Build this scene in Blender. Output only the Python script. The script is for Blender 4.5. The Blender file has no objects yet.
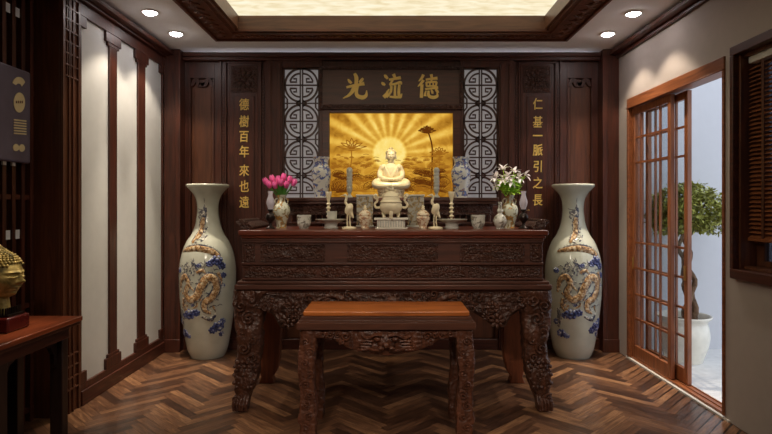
import bpy, math, random
from mathutils import Vector, noise, Matrix
C = bpy.context.scene.collection
PI = math.pi
sin, cos = math.sin, math.cos
EYE, F, VX, VY = 1.36, 560.0, 388.0, 206.0      # eye height (m), focal length and vanishing point in pixels
def X_(px, Y): return (px - VX) / F * Y           # metres at distance Y
def Z_(py, Y): return EYE - (py - VY) / F * Y
RND = random.Random(7)

# ------------------------------------------------------------------ mesh builder
class MB:
    def __init__(s, o=(0, 0, 0)):
        s.v = []; s.f = []; s.mi = []; s.o = Vector(o); s.cur = 0
    def add(s, vs, fs):
        b = len(s.v)
        s.v += [tuple(p) for p in vs]
        s.f += [tuple(i + b for i in f) for f in fs]
        s.mi += [s.cur] * len(fs)
    def box(s, x0, x1, y0, y1, z0, z1):
        vs = [(x, y, z) for z in (z0, z1) for y in (y0, y1) for x in (x0, x1)]
        s.add(vs, [(0, 2, 3, 1), (4, 5, 7, 6), (0, 1, 5, 4), (2, 6, 7, 3), (0, 4, 6, 2), (1, 3, 7, 5)])
        return s
    def lathe(s, prof, c=(0, 0, 0), n=32, cap=True, sx=1, sy=1):
        vs = []; fs = []
        for r, z in prof:
            for i in range(n):
                a = 2 * PI * i / n
                vs.append((c[0] + r * sin(a) * sx, c[1] - r * cos(a) * sy, c[2] + z))
        m = len(prof)
        for j in range(m - 1):
            for i in range(n):
                k = (i + 1) % n
                fs.append((j * n + i, j * n + k, (j + 1) * n + k, (j + 1) * n + i))
        if cap:
            fs.append(tuple(range(n - 1, -1, -1))); fs.append(tuple((m - 1) * n + i for i in range(n)))
        s.add(vs, fs); return s
    def tube(s, pts, rad, n=8, flat=None):
        pts = [Vector(p) for p in pts]
        if not isinstance(rad, (list, tuple)): rad = [rad] * len(pts)
        vs = []; fs = []; up = None
        for i, p in enumerate(pts):
            t = (pts[min(i + 1, len(pts) - 1)] - pts[max(i - 1, 0)])
            if t.length < 1e-9: t = Vector((0, 0, 1))
            t.normalize()
            if up is None:
                up = Vector((0, 1, 0)) if abs(t.y) < .9 else Vector((1, 0, 0))
            a = t.cross(up)
            if a.length < 1e-6: a = t.orthogonal()
            a.normalize(); b = a.cross(t).normalized(); up = b
            for k in range(n):
                w = 2 * PI * k / n
                vs.append(p + (a * cos(w) + b * sin(w) * (flat or 1)) * rad[i])
        m = len(pts)
        for j in range(m - 1):
            for k in range(n):
                q = (k + 1) % n
                fs.append((j * n + k, j * n + q, (j + 1) * n + q, (j + 1) * n + k))
        fs.append(tuple(range(n - 1, -1, -1))); fs.append(tuple((m - 1) * n + k for k in range(n)))
        s.add(vs, fs); return s
    def ball(s, c, r, n=12, m=None, rot=None):
        if not isinstance(r, (list, tuple)): r = (r, r, r)
        m = m or max(5, n // 2)
        vs = [(0, 0, -1)]; fs = []
        for j in range(1, m):
            a = PI * j / m - PI / 2
            for i in range(n):
                b = 2 * PI * i / n
                vs.append((cos(a) * cos(b), cos(a) * sin(b), sin(a)))
        vs.append((0, 0, 1))
        for i in range(n):
            k = (i + 1) % n
            fs.append((0, 1 + k, 1 + i))
            for j in range(m - 2):
                fs.append((1 + j * n + i, 1 + j * n + k, 1 + (j + 1) * n + k, 1 + (j + 1) * n + i))
            fs.append((1 + (m - 2) * n + i, 1 + (m - 2) * n + k, len(vs) - 1))
        out = []
        for p in vs:
            q = Vector((p[0] * r[0], p[1] * r[1], p[2] * r[2]))
            if rot is not None: q = rot @ q
            out.append(q + Vector(c))
        s.add(out, fs); return s
    def prism(s, poly, y0, y1):                      # polygon in X-Z, extruded along Y
        n = len(poly)
        vs = [(p[0], y0, p[1]) for p in poly] + [(p[0], y1, p[1]) for p in poly]
        fs = [tuple(range(n)), tuple(range(2 * n - 1, n - 1, -1))]
        fs += [(i, i + n, (i + 1) % n + n, (i + 1) % n) for i in range(n)]
        s.add(vs, fs); return s
    def ribbon(s, pts, w, y0, y1, closed=False):      # a stroke of varying width in X-Z, extruded along Y
        n = len(pts)
        if not isinstance(w, (list, tuple)): w = [w] * n
        L = []; R = []
        for i, p in enumerate(pts):
            if closed: a, b = pts[i - 1], pts[(i + 1) % n]
            else: a, b = pts[max(i - 1, 0)], pts[min(i + 1, n - 1)]
            dx, dz = b[0] - a[0], b[1] - a[1]
            l = math.hypot(dx, dz) or 1
            nx, nz = -dz / l * w[i] / 2, dx / l * w[i] / 2
            L.append((p[0] + nx, p[1] + nz)); R.append((p[0] - nx, p[1] - nz))
        vs = [(q[0], y, q[1]) for y in (y0, y1) for q in L + R]
        fs = []
        for i in range(n if closed else n - 1):
            k = (i + 1) % n
            fs += [(i, k, n + k, n + i), (2 * n + i, 3 * n + i, 3 * n + k, 2 * n + k),
                   (i, 2 * n + i, 2 * n + k, k), (n + i, n + k, 3 * n + k, 3 * n + i)]
        if not closed:
            fs += [(0, n, 3 * n, 2 * n), (n - 1, 3 * n - 1, 4 * n - 1, 2 * n - 1)]
        s.add(vs, fs); return s
    def loft(s, rings, cap=True):
        n = len(rings[0]); vs = [p for r in rings for p in r]; fs = []
        for j in range(len(rings) - 1):
            for k in range(n):
                q = (k + 1) % n
                fs.append((j * n + k, j * n + q, (j + 1) * n + q, (j + 1) * n + k))
        if cap:
            fs.append(tuple(range(n - 1, -1, -1))); fs.append(tuple((len(rings) - 1) * n + k for k in range(n)))
        s.add(vs, fs); return s
    def grid(s, nu, nv, fn):
        vs = [fn(i / nu, j / nv) for j in range(nv + 1) for i in range(nu + 1)]
        fs = [(j * (nu + 1) + i, j * (nu + 1) + i + 1, (j + 1) * (nu + 1) + i + 1, (j + 1) * (nu + 1) + i) for j in range(nv) for i in range(nu)]
        s.add(vs, fs); return s
    def mesh(s, name, mats):
        me = bpy.data.meshes.new(name)
        o = s.o
        me.from_pydata([(p[0] - o.x, p[1] - o.y, p[2] - o.z) for p in s.v], [], s.f)
        for m in (mats if isinstance(mats, (list, tuple)) else [mats]): me.materials.append(m)
        me.polygons.foreach_set('material_index', s.mi)
        import bmesh
        bm = bmesh.new(); bm.from_mesh(me); bmesh.ops.recalc_face_normals(bm, faces=bm.faces); bm.to_mesh(me); bm.free()
        return me
    def build(s, name, mats, parent=None, smooth=35, bevel=0, remesh=0, relax=4, **props):
        me = s.mesh(name, mats)
        o = bpy.data.objects.new(name, me); C.objects.link(o)
        if remesh:
            m = o.modifiers.new('r', 'REMESH'); m.mode = 'VOXEL'; m.voxel_size = remesh
            m = o.modifiers.new('s', 'SMOOTH'); m.iterations = relax; m.factor = .5
            dg = bpy.context.evaluated_depsgraph_get()
            me2 = bpy.data.meshes.new_from_object(o.evaluated_get(dg))
            o.modifiers.clear(); o.data = me2; me = me2
            if not me.materials: me.materials.append(mats)
        if smooth:
            me.shade_smooth()
            if smooth < 180: me.set_sharp_from_angle(angle=math.radians(smooth))
        if bevel:
            m = o.modifiers.new('bevel', 'BEVEL'); m.width = bevel; m.segments = 2; m.limit_method = 'ANGLE'
        if parent: o.parent = parent
        else: o.location = s.o
        for k, v in props.items(): o[k] = v
        return o

def tag(o, label, cat, group=None):
    o['label'] = label; o['category'] = cat
    if group: o['group'] = group
    return o
def thing(name, loc, label, cat, group=None):
    o = bpy.data.objects.new(name, None); C.objects.link(o)
    o.location = loc; o.empty_display_size = .1
    return tag(o, label, cat, group)
def struct(name, mb, mat, **k):
    o = mb.build(name, mat, **k); o['kind'] = 'structure'; return o
def kids(o): return [c for c in bpy.data.objects if c.parent == o]
def copy_tree(o, parent=None):
    c = o.copy(); C.objects.link(c); c.parent = parent
    for k in kids(o): copy_tree(k, c)
    return c
def dup(o, loc, label, rz=None):
    c = copy_tree(o); c.location = loc; c['label'] = label
    if rz is not None: c.rotation_euler = (0, 0, rz)
    return c
def lerp(a, b, t): return a + (b - a) * t
def interp(tab, z):
    for (z0, r0), (z1, r1) in zip(tab, tab[1:]):
        if z <= z1: return lerp(r0, r1, (z - z0) / (z1 - z0))
    return tab[-1][1]
def smoothprof(pts, k=4):                             # Catmull-Rom through (r, z) points
    out = []
    for i in range(len(pts) - 1):
        p0, p1, p2, p3 = pts[max(i - 1, 0)], pts[i], pts[i + 1], pts[min(i + 2, len(pts) - 1)]
        for j in range(k):
            t = j / k
            out.append(tuple(.5 * (2 * b + (c - a) * t + (2 * a - 5 * b + 4 * c - d) * t * t + (3 * b - a - 3 * c + d) * t ** 3) for a, b, c, d in zip(p0, p1, p2, p3)))
    out.append(tuple(pts[-1])); return out
crom = smoothprof

# ------------------------------------------------------------------ materials
def srgb(r, g, b): return tuple(((c / 255) / 12.92 if c / 255 <= .04045 else ((c / 255 + .055) / 1.055) ** 2.4) for c in (r, g, b)) + (1,)
class NT:
    def __init__(s, name):
        s.m = bpy.data.materials.new(name); s.m.use_nodes = True; s.t = s.m.node_tree; s.t.nodes.clear()
        s.out = s.n('ShaderNodeOutputMaterial')
    def n(s, t, **k):
        x = s.t.nodes.new(t)
        for a, b in k.items(): setattr(x, a, b)
        return x
    def l(s, a, b): s.t.links.new(a, b)
    def bsdf(s, rough=.5, **inp):
        p = s.n('ShaderNodeBsdfPrincipled'); p.inputs['Roughness'].default_value = rough
        for k, v in inp.items(): p.inputs[k.replace('_', ' ')].default_value = v
        s.l(p.outputs[0], s.out.inputs[0]); return p
    def coords(s, scale=(1, 1, 1), kind='Object'):
        c = s.n('ShaderNodeTexCoord'); m = s.n('ShaderNodeMapping'); m.inputs['Scale'].default_value = scale
        s.l(c.outputs[kind], m.inputs[0]); return m.outputs[0]
    def noise(s, vec, scale, detail=4, dist=0):
        x = s.n('ShaderNodeTexNoise'); x.inputs['Scale'].default_value = scale; x.inputs['Detail'].default_value = detail
        x.inputs['Distortion'].default_value = dist
        if vec is not None: s.l(vec, x.inputs['Vector'])
        return x.outputs['Fac']
    def ramp(s, fac, stops):
        r = s.n('ShaderNodeValToRGB'); e = r.color_ramp.elements
        while len(e) < len(stops): e.new(.5)
        for x, (p, c) in zip(e, stops): x.position = p; x.color = c
        s.l(fac, r.inputs[0]); return r.outputs[0]
    def bump(s, h, strength=.3, dist=.01):
        b = s.n('ShaderNodeBump'); b.inputs['Strength'].default_value = strength; b.inputs['Distance'].default_value = dist
        s.l(h, b.inputs['Height']); return b.outputs[0]
    def math(s, op, a, b=None):
        x = s.n('ShaderNodeMath', operation=op)
        for i, v in enumerate((a, b)):
            if v is None: continue
            if isinstance(v, (int, float)): x.inputs[i].default_value = v
            else: s.l(v, x.inputs[i])
        return x.outputs[0]
def plain(name, col, rough=.5, var=1, **k):
    t = NT(name); p = t.bsdf(rough, Base_Color=col, **k)
    c = t.coords((1, 1, 1)); f = t.noise(c, 14, 3)
    t.l(t.ramp(f, [(.3, tuple(x * (1 - .1 * var) for x in col[:3]) + (1,)), (.7, tuple(min(1, x * (1 + .06 * var)) for x in col[:3]) + (1,))]), p.inputs['Base Color'])
    return t.m
def wood(name, a, b, axis='x', rough=.42, carve=0, cs=55, coat=.08):
    t = NT(name); p = t.bsdf(rough, Coat_Weight=coat, Coat_Roughness=.25)
    sc = {'x': (1.2, 14, 14), 'y': (14, 1.2, 14), 'z': (14, 14, 1.2)}[axis]
    v = t.coords(sc); f = t.noise(v, 2.2, 6, 1.2)
    mid = tuple((x + y) / 2 for x, y in zip(a, b))
    t.l(t.ramp(f, [(.28, b), (.5, mid), (.72, a)]), p.inputs['Base Color'])
    if carve:
        w = t.coords((1, 1, 1))
        vo = t.n('ShaderNodeTexVoronoi', feature='SMOOTH_F1'); vo.inputs['Scale'].default_value = cs
        nz = t.n('ShaderNodeTexNoise'); nz.inputs['Scale'].default_value = cs * .35; nz.inputs['Distortion'].default_value = 2.5
        t.l(w, vo.inputs['Vector']); t.l(w, nz.inputs['Vector'])
        h = t.math('ADD', vo.outputs['Distance'], t.math('MULTIPLY', nz.outputs['Fac'], 1.2))
        t.l(t.bump(h, carve, .02), p.inputs['Normal'])
    else:
        t.l(t.bump(f, .08, .004), p.inputs['Normal'])
    return t.m
DK, MD, LT = srgb(64, 35, 25), srgb(92, 52, 34), srgb(132, 70, 38)
DD = srgb(42, 23, 18)
M = {}
for ax in 'xyz':
    M['dark_' + ax] = wood('dark wood ' + ax, srgb(92, 46, 31), srgb(56, 28, 19), ax)
    M['panel_' + ax] = wood('red wood ' + ax, srgb(116, 68, 44), srgb(76, 44, 30), ax)
    M['altar_' + ax] = wood('altar wood ' + ax, srgb(94, 54, 40), srgb(56, 32, 24), ax)
    M['door_' + ax] = wood('door wood ' + ax, srgb(164, 98, 58), srgb(112, 62, 36), ax)
    M['bench_' + ax] = wood('bench wood ' + ax, srgb(104, 62, 44), srgb(66, 38, 28), ax)
M['black_wood'] = wood('black wood', srgb(50, 30, 24), srgb(30, 18, 15), 'z')
M['altar_top'] = wood('altar top wood', srgb(116, 54, 35), srgb(78, 37, 25), 'x', rough=.3)  # redder than the altar body: warm lamp light is put into the colour
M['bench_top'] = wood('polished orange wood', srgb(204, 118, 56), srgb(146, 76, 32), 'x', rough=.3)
M['table_top'] = wood('table top wood', srgb(150, 74, 42), srgb(104, 48, 28), 'y', rough=.3)
M['carved'] = wood('carved altar wood', srgb(88, 54, 40), srgb(48, 28, 22), 'x', carve=.9, cs=45)
M['carved_fine'] = wood('finely carved wood', srgb(86, 48, 32), srgb(50, 28, 20), 'x', carve=.8, cs=80)
M['carved_leg'] = wood('carved leg wood', srgb(98, 58, 40), srgb(52, 30, 22), 'z', carve=.5, cs=42)
M['bench_carved'] = wood('carved bench wood', srgb(116, 68, 46), srgb(66, 38, 27), 'z', carve=.4, cs=48)
M['lattice'] = wood('lattice wood', srgb(84, 50, 37), srgb(58, 34, 25), 'z')
M['rear_leg'] = wood('rear leg wood', srgb(150, 82, 46), srgb(100, 50, 28), 'z')  # lighter than the front legs: their orange lighting is put into the colour
M['plaster'] = plain('white plaster', srgb(226, 225, 222), .8, .3)
M['beige'] = plain('beige paint', srgb(182, 170, 163), .8, .3)
M['ceil'] = plain('white ceiling paint', srgb(238, 236, 238), .85, .2)
M['gold'] = plain('gilt lettering', srgb(246, 208, 112), .5)
M['white_cer'] = plain('white porcelain', srgb(232, 226, 210), .2, Coat_Weight=.3)
M['ivory'] = plain('ivory porcelain', srgb(236, 222, 186), .25, Coat_Weight=.3)
M['grey_cer'] = plain('grey porcelain', srgb(196, 194, 182), .3)
M['dark_iron'] = plain('dark bronze', srgb(48, 38, 34), .3, Metallic=.6)
M['brass'] = plain('brass', srgb(190, 150, 90), .35, Metallic=.8)
M['red_lacquer'] = plain('red lacquer', srgb(78, 20, 17), .25)
M['pink'] = plain('pink petals', srgb(236, 96, 160), .5, Subsurface_Weight=.1)
M['green'] = plain('green leaves', srgb(84, 150, 58), .5)
M['lime'] = plain('bright green leaves', srgb(196, 236, 92), .5)
M['lily'] = plain('white petals', srgb(250, 240, 238), .5)
M['ext_wall'] = plain('pale outdoor wall', srgb(204, 204, 208), .85, .15)
M['ext_floor'] = plain('white outdoor tiles', srgb(226, 225, 224), .7)
M['bark'] = wood('bark', srgb(128, 96, 66), srgb(74, 52, 38), 'z', rough=.8, carve=.5, cs=40, coat=0)
M['soil'] = plain('soil', srgb(60, 45, 35), .9)
M['silver'] = plain('white metal', srgb(220, 216, 210), .4)
M['board'] = plain('slate grey board', srgb(98, 88, 106), .45)
M['board_gold'] = plain('pale gold emblem', srgb(225, 205, 160), .5)
M['pale_pane'] = plain('pale pane', srgb(225, 228, 235), .3)
def celadon():
    t = NT('celadon glaze'); p = t.bsdf(.18, Coat_Weight=.4, Coat_Roughness=.1)
    f = t.noise(t.coords(), 5, 4)
    t.l(t.ramp(f, [(.3, srgb(184, 186, 170)), (.7, srgb(206, 206, 190))]), p.inputs['Base Color']); return t.m
M['celadon'] = celadon()
def mottled(name, stops, scale, rough=.3, dist=.6):
    t = NT(name); p = t.bsdf(rough, Coat_Weight=.2)
    f = t.noise(t.coords(), scale, 5, dist)
    t.l(t.ramp(f, stops), p.inputs['Base Color']); t.l(t.bump(f, .3, .006), p.inputs['Normal']); return t.m
M['dragon'] = mottled('dragon ochre relief', [(.36, srgb(84, 70, 62)), (.44, srgb(150, 112, 74)), (.54, srgb(200, 158, 106)), (.63, srgb(226, 210, 178))], 46)
M['cloud'] = mottled('cobalt cloud relief', [(.36, srgb(36, 40, 76)), (.48, srgb(58, 68, 122)), (.58, srgb(112, 120, 160)), (.66, srgb(206, 206, 200))], 30)
M['mane'] = mottled('grey relief', [(.38, srgb(50, 54, 80)), (.52, srgb(130, 126, 118)), (.65, srgb(222, 216, 200))], 40)
def painted(name, base, spots, scale=28):
    t = NT(name); p = t.bsdf(.2, Coat_Weight=.3)
    v = t.coords(); f = t.noise(v, scale, 3, .8)
    st = [(0, base), (.5, base)]
    for i, (pos, c) in enumerate(spots): st.append((pos, c))
    t.l(t.ramp(f, st), p.inputs['Base Color']); return t.m
M['bluewhite'] = painted('blue and white porcelain', srgb(222, 220, 212), [(.51, srgb(176, 180, 196)), (.55, srgb(84, 98, 158)), (.62, srgb(96, 106, 160)), (.66, srgb(200, 160, 112))], 27)
M['famille'] = painted('painted vase', srgb(190, 188, 166), [(.53, srgb(120, 120, 90)), (.6, srgb(170, 120, 50)), (.68, srgb(90, 90, 80))], 26)
M['polychrome'] = painted('painted lidded jar', srgb(226, 212, 184), [(.54, srgb(208, 168, 130)), (.62, srgb(180, 130, 96)), (.7, srgb(150, 140, 130))], 55)
M['greyscape'] = painted('ink painted porcelain', srgb(206, 204, 192), [(.55, srgb(160, 158, 146)), (.64, srgb(110, 110, 104)), (.7, srgb(150, 130, 100))], 35)
M['scene_box'] = painted('painted porcelain panel', srgb(178, 176, 164), [(.48, srgb(136, 132, 118)), (.57, srgb(176, 150, 104)), (.66, srgb(100, 102, 100))], 34)
def glass(name, col, rough=.02, mixw=.25):
    t = NT(name)
    a = t.n('ShaderNodeBsdfTransparent'); a.inputs[0].default_value = col
    g = t.n('ShaderNodeBsdfGlossy'); g.inputs[1].default_value = rough
    fr = t.n('ShaderNodeLayerWeight')
    mx = t.n('ShaderNodeMixShader')
    t.l(t.math('ADD', t.math('MULTIPLY', t.math('POWER', fr.outputs[1], 4), mixw * 2), .02), mx.inputs[0]); t.l(a.outputs[0], mx.inputs[1]); t.l(g.outputs[0], mx.inputs[2]); t.l(mx.outputs[0], t.out.inputs[0])
    return t.m
M['dark_glass'] = glass('shaded window glass', (.22, .22, .24, 1), mixw=.3)
M['glass'] = glass('window glass', (.93, .95, .96, 1), mixw=.2)
def lampglass():
    t = NT('lamp chimney glass')
    p = t.bsdf(.1, Base_Color=srgb(214, 206, 214), Alpha=.45); return t.m
M['chimney'] = lampglass()
def emit(name, col, s):
    t = NT(name); e = t.n('ShaderNodeEmission'); e.inputs[0].default_value = col; e.inputs[1].default_value = s
    t.l(e.outputs[0], t.out.inputs[0]); return t.m
M['lamp'] = emit('lamp lens', (1, .93, .92, 1), 40)
def tray_panel():
    t = NT('lit stretch ceiling'); e = t.n('ShaderNodeEmission')
    f = t.noise(t.coords((1, 2.2, 1)), 6, 5, .5)
    t.l(t.ramp(f, [(.3, srgb(226, 208, 166)), (.55, srgb(244, 232, 200)), (.75, srgb(250, 242, 218))]), e.inputs[0])
    e.inputs[1].default_value = TRAY; t.l(e.outputs[0], t.out.inputs[0]); return t.m
TRAY, PIC, SKY, EXPO, CEIL_FILL = .94, .86, 1.3, 0.25, 1.2
M['tray'] = tray_panel()
def frost_panel():  # pale backing with a faint even glow set in the material
    t = NT('frosted glowing panel'); p = t.bsdf(.6, Base_Color=srgb(214, 210, 210)); p.inputs['Emission Color'].default_value = srgb(225, 218, 218); p.inputs['Emission Strength'].default_value = .17
    return t.m
M['frost'] = frost_panel()
# ------------------------------------------------------------------ the room
WL, WR, CZ = -2.085, 2.15, 2.82
def herringbone():
    W, n = .063, 7
    me = bpy.data.meshes.new('floor'); vs = []; fs = []; uv = []; col = []
    rr = random.Random(3); g = .0011; ca = cos(PI / 4)
    x0, x1, y0, y1 = -2.5, 2.16, -.8, 5.5
    def put(a0, a1, b0, b1, horiz):
        a0, a1, b0, b1 = a0 * W + g, a1 * W - g, b0 * W + g, b1 * W - g
        q = [(a0, b0), (a1, b0), (a1, b1), (a0, b1)]
        P = [((a - b) * ca, (a + b) * ca) for a, b in q]
        cx = sum(p[0] for p in P) / 4; cy = sum(p[1] for p in P) / 4
        if not (x0 - .3 < cx < x1 + .3 and y0 - .3 < cy < y1 + .3): return
        P = [(min(max(x, x0), x1), min(max(y, y0), y1)) for x, y in P]
        b = len(vs); vs.extend([(p[0], p[1], 0) for p in P]); fs.append((b, b + 1, b + 2, b + 3))
        o1, o2 = rr.random() * 20, rr.random() * 20
        u = [(o1, o2), (o1 + n * W, o2), (o1 + n * W, o2 + W), (o1, o2 + W)]
        if not horiz: u = [(o1, o2), (o1, o2 + W), (o1 + n * W, o2 + W), (o1 + n * W, o2)]
        uv.extend(u); c = rr.random(); col.extend([c] * 4)
    N = 130
    for j in range(-N, N):
        for m in range(-13, 13):
            put(j + 2 * n * m, j + n + 2 * n * m, j, j + 1, True)
            put(j, j + 1, j - 2 * n + 1 + 2 * n * m, j - n + 1 + 2 * n * m, False)
    b = len(vs)
    vs.extend([(x0, y0, -.002), (x1, y0, -.002), (x1, y1, -.002), (x0, y1, -.002), (x0, y0, -.12), (x1, y0, -.12), (x1, y1, -.12), (x0, y1, -.12)])
    for f in ((0, 1, 2, 3), (7, 6, 5, 4), (0, 4, 5, 1), (1, 5, 6, 2), (2, 6, 7, 3), (3, 7, 4, 0)): fs.append(tuple(b + i for i in f)); uv.extend([(0, 0)] * 4); col.extend([-1] * 4)
    me.from_pydata(vs, [], fs)
    l = me.uv_layers.new(name='UVMap'); l.data.foreach_set('uv', [c for p in uv for c in p])
    a = me.attributes.new('tone', 'FLOAT', 'CORNER'); a.data.foreach_set('value', col)
    t = NT('herringbone walnut'); p = t.bsdf(.3, Coat_Weight=.25, Coat_Roughness=.18)
    at = t.n('ShaderNodeAttribute', attribute_name='tone')
    v = t.coords((2.5, 26, 1), 'UV'); f = t.noise(v, 2.5, 6, 1.0)
    k = t.math('ADD', t.math('MULTIPLY', at.outputs['Fac'], .52), t.math('MULTIPLY', t.math('SUBTRACT', f, .12), .95))
    c = t.ramp(k, [(.1, srgb(38, 25, 21)), (.36, srgb(64, 43, 33)), (.58, srgb(98, 67, 49)), (.8, srgb(132, 93, 66)), (1, srgb(170, 126, 90))])
    t.l(c, p.inputs['Base Color']); t.l(t.bump(f, .12, .003), p.inputs['Normal'])
    r = t.math('ADD', t.math('MULTIPLY', f, .18), .24); t.l(r, p.inputs['Roughness'])
    me.materials.append(t.m)
    o = bpy.data.objects.new('floor', me); C.objects.link(o); o['kind'] = 'structure'
herringbone()

TX0, TX1, TY0, TY1 = -1.49, 1.55, 2.0, 4.845       # tray outer edge
IX0, IX1, IY0, IY1 = -1.26, 1.32, 2.23, 4.645       # tray opening
b = MB()
b.box(-2.5, IX0, -.8, 5.55, CZ, 2.96); b.box(IX1, 2.28, -.8, 5.55, CZ, 2.96); b.box(IX0, IX1, -.8, IY0, CZ, 2.96); b.box(IX0, IX1, IY1, 5.55, CZ, 2.96)
struct('ceiling', b, M['ceil'], smooth=0)
b = MB(); b.box(-2.35, 2.35, 5.40, 5.55, 0, CZ); struct('wall_back', b, M['dark_z'], smooth=0)
b = MB(); b.box(-2.5, -2.105, 3.615, 5.40, 0, CZ); struct('wall_left', b, M['plaster'], smooth=0)
b = MB(); b.box(-2.5, -2.30, -.8, 3.615, 0, CZ); struct('wall_niche', b, M['dark_z'], smooth=0)
b = MB(); b.box(-2.5, 2.35, -.95, -.8, 0, CZ); struct('wall_front', b, M['beige'], smooth=0)
DY0, DY1, DZ = 3.567, 5.02, 2.316                   # door opening
WY0, WY1, WZ0, WZ1 = 2.0, 3.47, .914, 2.34           # window opening
b = MB(); x0, x1 = WR, 2.28
b.box(x0, x1, -.8, WY0, 0, CZ); b.box(x0, x1, WY0, WY1, 0, WZ0); b.box(x0, x1, WY0, WY1, WZ1, CZ); b.box(x0, x1, WY1, DY0, 0, CZ)
b.box(x0, x1, DY0, DY1, DZ, CZ); b.box(x0, x1, DY1, 5.40, 0, CZ)
struct('wall_right', b, M['beige'], smooth=0)
b = MB(); b.box(2.281, 5.0, 1.5, 5.5, -.1, -.004); struct('floor_balcony', b, M['ext_floor'], smooth=0)
b = MB(); b.box(2.281, 5.0, 5.34, 5.5, -.004, 3.2); struct('wall_balcony', b, M['ext_wall'], smooth=0)

# tray ceiling mouldings
b = MB(); z0 = 2.80
def ring(b, a0, a1, b0, b1, w, z0, z1):
    b.box(a0, a1, b1 - w, b1, z0, z1); b.box(a0, a1, b0, b0 + w, z0, z1); b.box(a0, a0 + w, b0 + w, b1 - w, z0, z1); b.box(a1 - w, a1, b0 + w, b1 - w, z0, z1)
ring(b, TX0, TX1, TY0, TY1, .022, 2.782, CZ - .001)
ring(b, TX0 + .022, TX1 - .022, TY0 + .022, TY1 - .022, .145, z0, CZ - .001)
ring(b, TX0 + .167, TX1 - .167, TY0 + .167, TY1 - .167, .033, 2.786, CZ - .001)
ring(b, IX0 - .03, IX1 + .03, IY0 - .0, IY1 + .0, .03, 2.80, CZ - .001)
for f in (0, 1):                                      # carved leaf running ornament
    L = TY1 - .1 - (TY0 + .1); n = 46
    for i in range(n):
        y = TY0 + .1 + L * (i + .5) / n
        for x, s in ((TX0 + .095, 1), (TX1 - .095, -1)):
            if y < 2.6: continue
            if f: b.ball((x + .012 * (-1) ** i, y, z0 - .002), (.052, .014, .012), 8, 5, Matrix.Rotation(.6 * s * (-1) ** i, 3, 'Z'))
            else: b.ball((x, y + L / n / 2, z0 - .002), (.017, .02, .014), 6, 4)
n = 40; L = TX1 - TX0 - .3
for i in range(n):
    x = TX0 + .15 + L * (i + .5) / n
    b.ball((x, TY1 - .095 + .01 * (-1) ** i, z0 - .002), (.014, .05, .012), 8, 5, Matrix.Rotation(.6 * (-1) ** i, 3, 'Z'))
    b.ball((x + L / n / 2, TY1 - .095, z0 - .002), (.02, .017, .014), 6, 4)
struct('trim_1', b, wood('tray moulding', srgb(118, 66, 42), srgb(70, 38, 26), 'x'), smooth=40)
b = MB(); ring(b, IX0, IX1, IY0, IY1, .028, CZ, 2.93); struct('trim_2', b, wood('tray riser', srgb(120, 80, 58), srgb(84, 54, 38), 'x'), smooth=0)
b = MB((.03, 3, 2.93)); b.box(IX0 + .001, IX1 - .001, IY0 + .001, IY1 - .001, 2.931, 2.945)
tag(b.build('ceiling_light_panel', M['tray'], smooth=0), 'large cream glowing panel filling the carved wooden tray of the ceiling', 'ceiling light')

# ceiling cornices along the walls
b = MB(); b.box(WL - .02, WL + .035, 3.585, 5.21, 2.745, CZ - .001); b.box(WL + .035, WL + .09, 3.585, 5.21, 2.765, 2.775); b.box(WL + .082, WL + .09, 3.585, 5.21, 2.775, 2.80); struct('trim_3', b, M['dark_y'], bevel=.004)
b = MB(); b.box(WR - .09, WR, -.8, 5.21, 2.765, 2.775); b.box(WR - .09, WR - .082, -.8, 5.21, 2.775, 2.80); b.box(WR - .03, WR, -.8, 5.21, 2.735, 2.775); struct('trim_4', b, M['dark_y'], bevel=.004)
b = MB(); b.box(-1.935, 2.0, 5.25, 5.258, 2.775, 2.803); b.box(-1.935, 2.0, 5.25, 5.40, 2.765, 2.775); b.box(-1.935, 2.0, 5.275, 5.40, 2.735, 2.775); struct('trim_5', b, M['dark_x'], bevel=.004)
# corner posts
b = MB(); b.box(WL, -1.935, 5.21, 5.40, 0, CZ - .001); b.box(-1.975, -1.93, 5.20, 5.21, 0, 2.76); b.box(WL, -1.93, 5.195, 5.21, 0, .12); struct('trim_6', b, M['dark_z'], bevel=.004)
b = MB(); b.box(2.0, WR, 5.21, 5.40, 0, CZ - .001); b.box(1.995, 2.04, 5.20, 5.21, 0, 2.76); b.box(1.995, WR, 5.195, 5.21, 0, .12); struct('trim_7', b, M['dark_z'], bevel=.004)

# left wall joinery: white plaster fields in a stepped wooden frame
XF = WL
def lw(b, y0, y1, z0, z1, d=0): b.box(-2.105, XF + d, y0, y1, z0, z1)
b = MB()
lw(b, 3.80, 5.21, 2.66, 2.80); lw(b, 3.80, 5.21, 0, .146)
posts = [(3.79, 3.82), (4.206, 4.321), (4.689, 4.825), (5.19, 5.21)]
for i, (p0, p1) in enumerate(posts):
    lw(b, p0, p1, .146, 2.66, -.004)
    a0, a1 = p0 - (.06 if i else 0), p1 + (.06 if i < 3 else 0)
    lw(b, a0, a1, 2.585, 2.66, .0); lw(b, a0, a1, .146, .225, .0)
    if i in (1, 2): lw(b, p0 - .03, p1 + .03, 2.56, 2.585, -.002); lw(b, p0 - .03, p1 + .03, .225, .25, -.002)
struct('trim_8', b, M['dark_z'], bevel=.003)
b = MB(); b.box(-2.105, XF + .012, 3.80, 5.21, 0, .10); struct('baseboard_left', b, M['dark_y'], bevel=.004)
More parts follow.
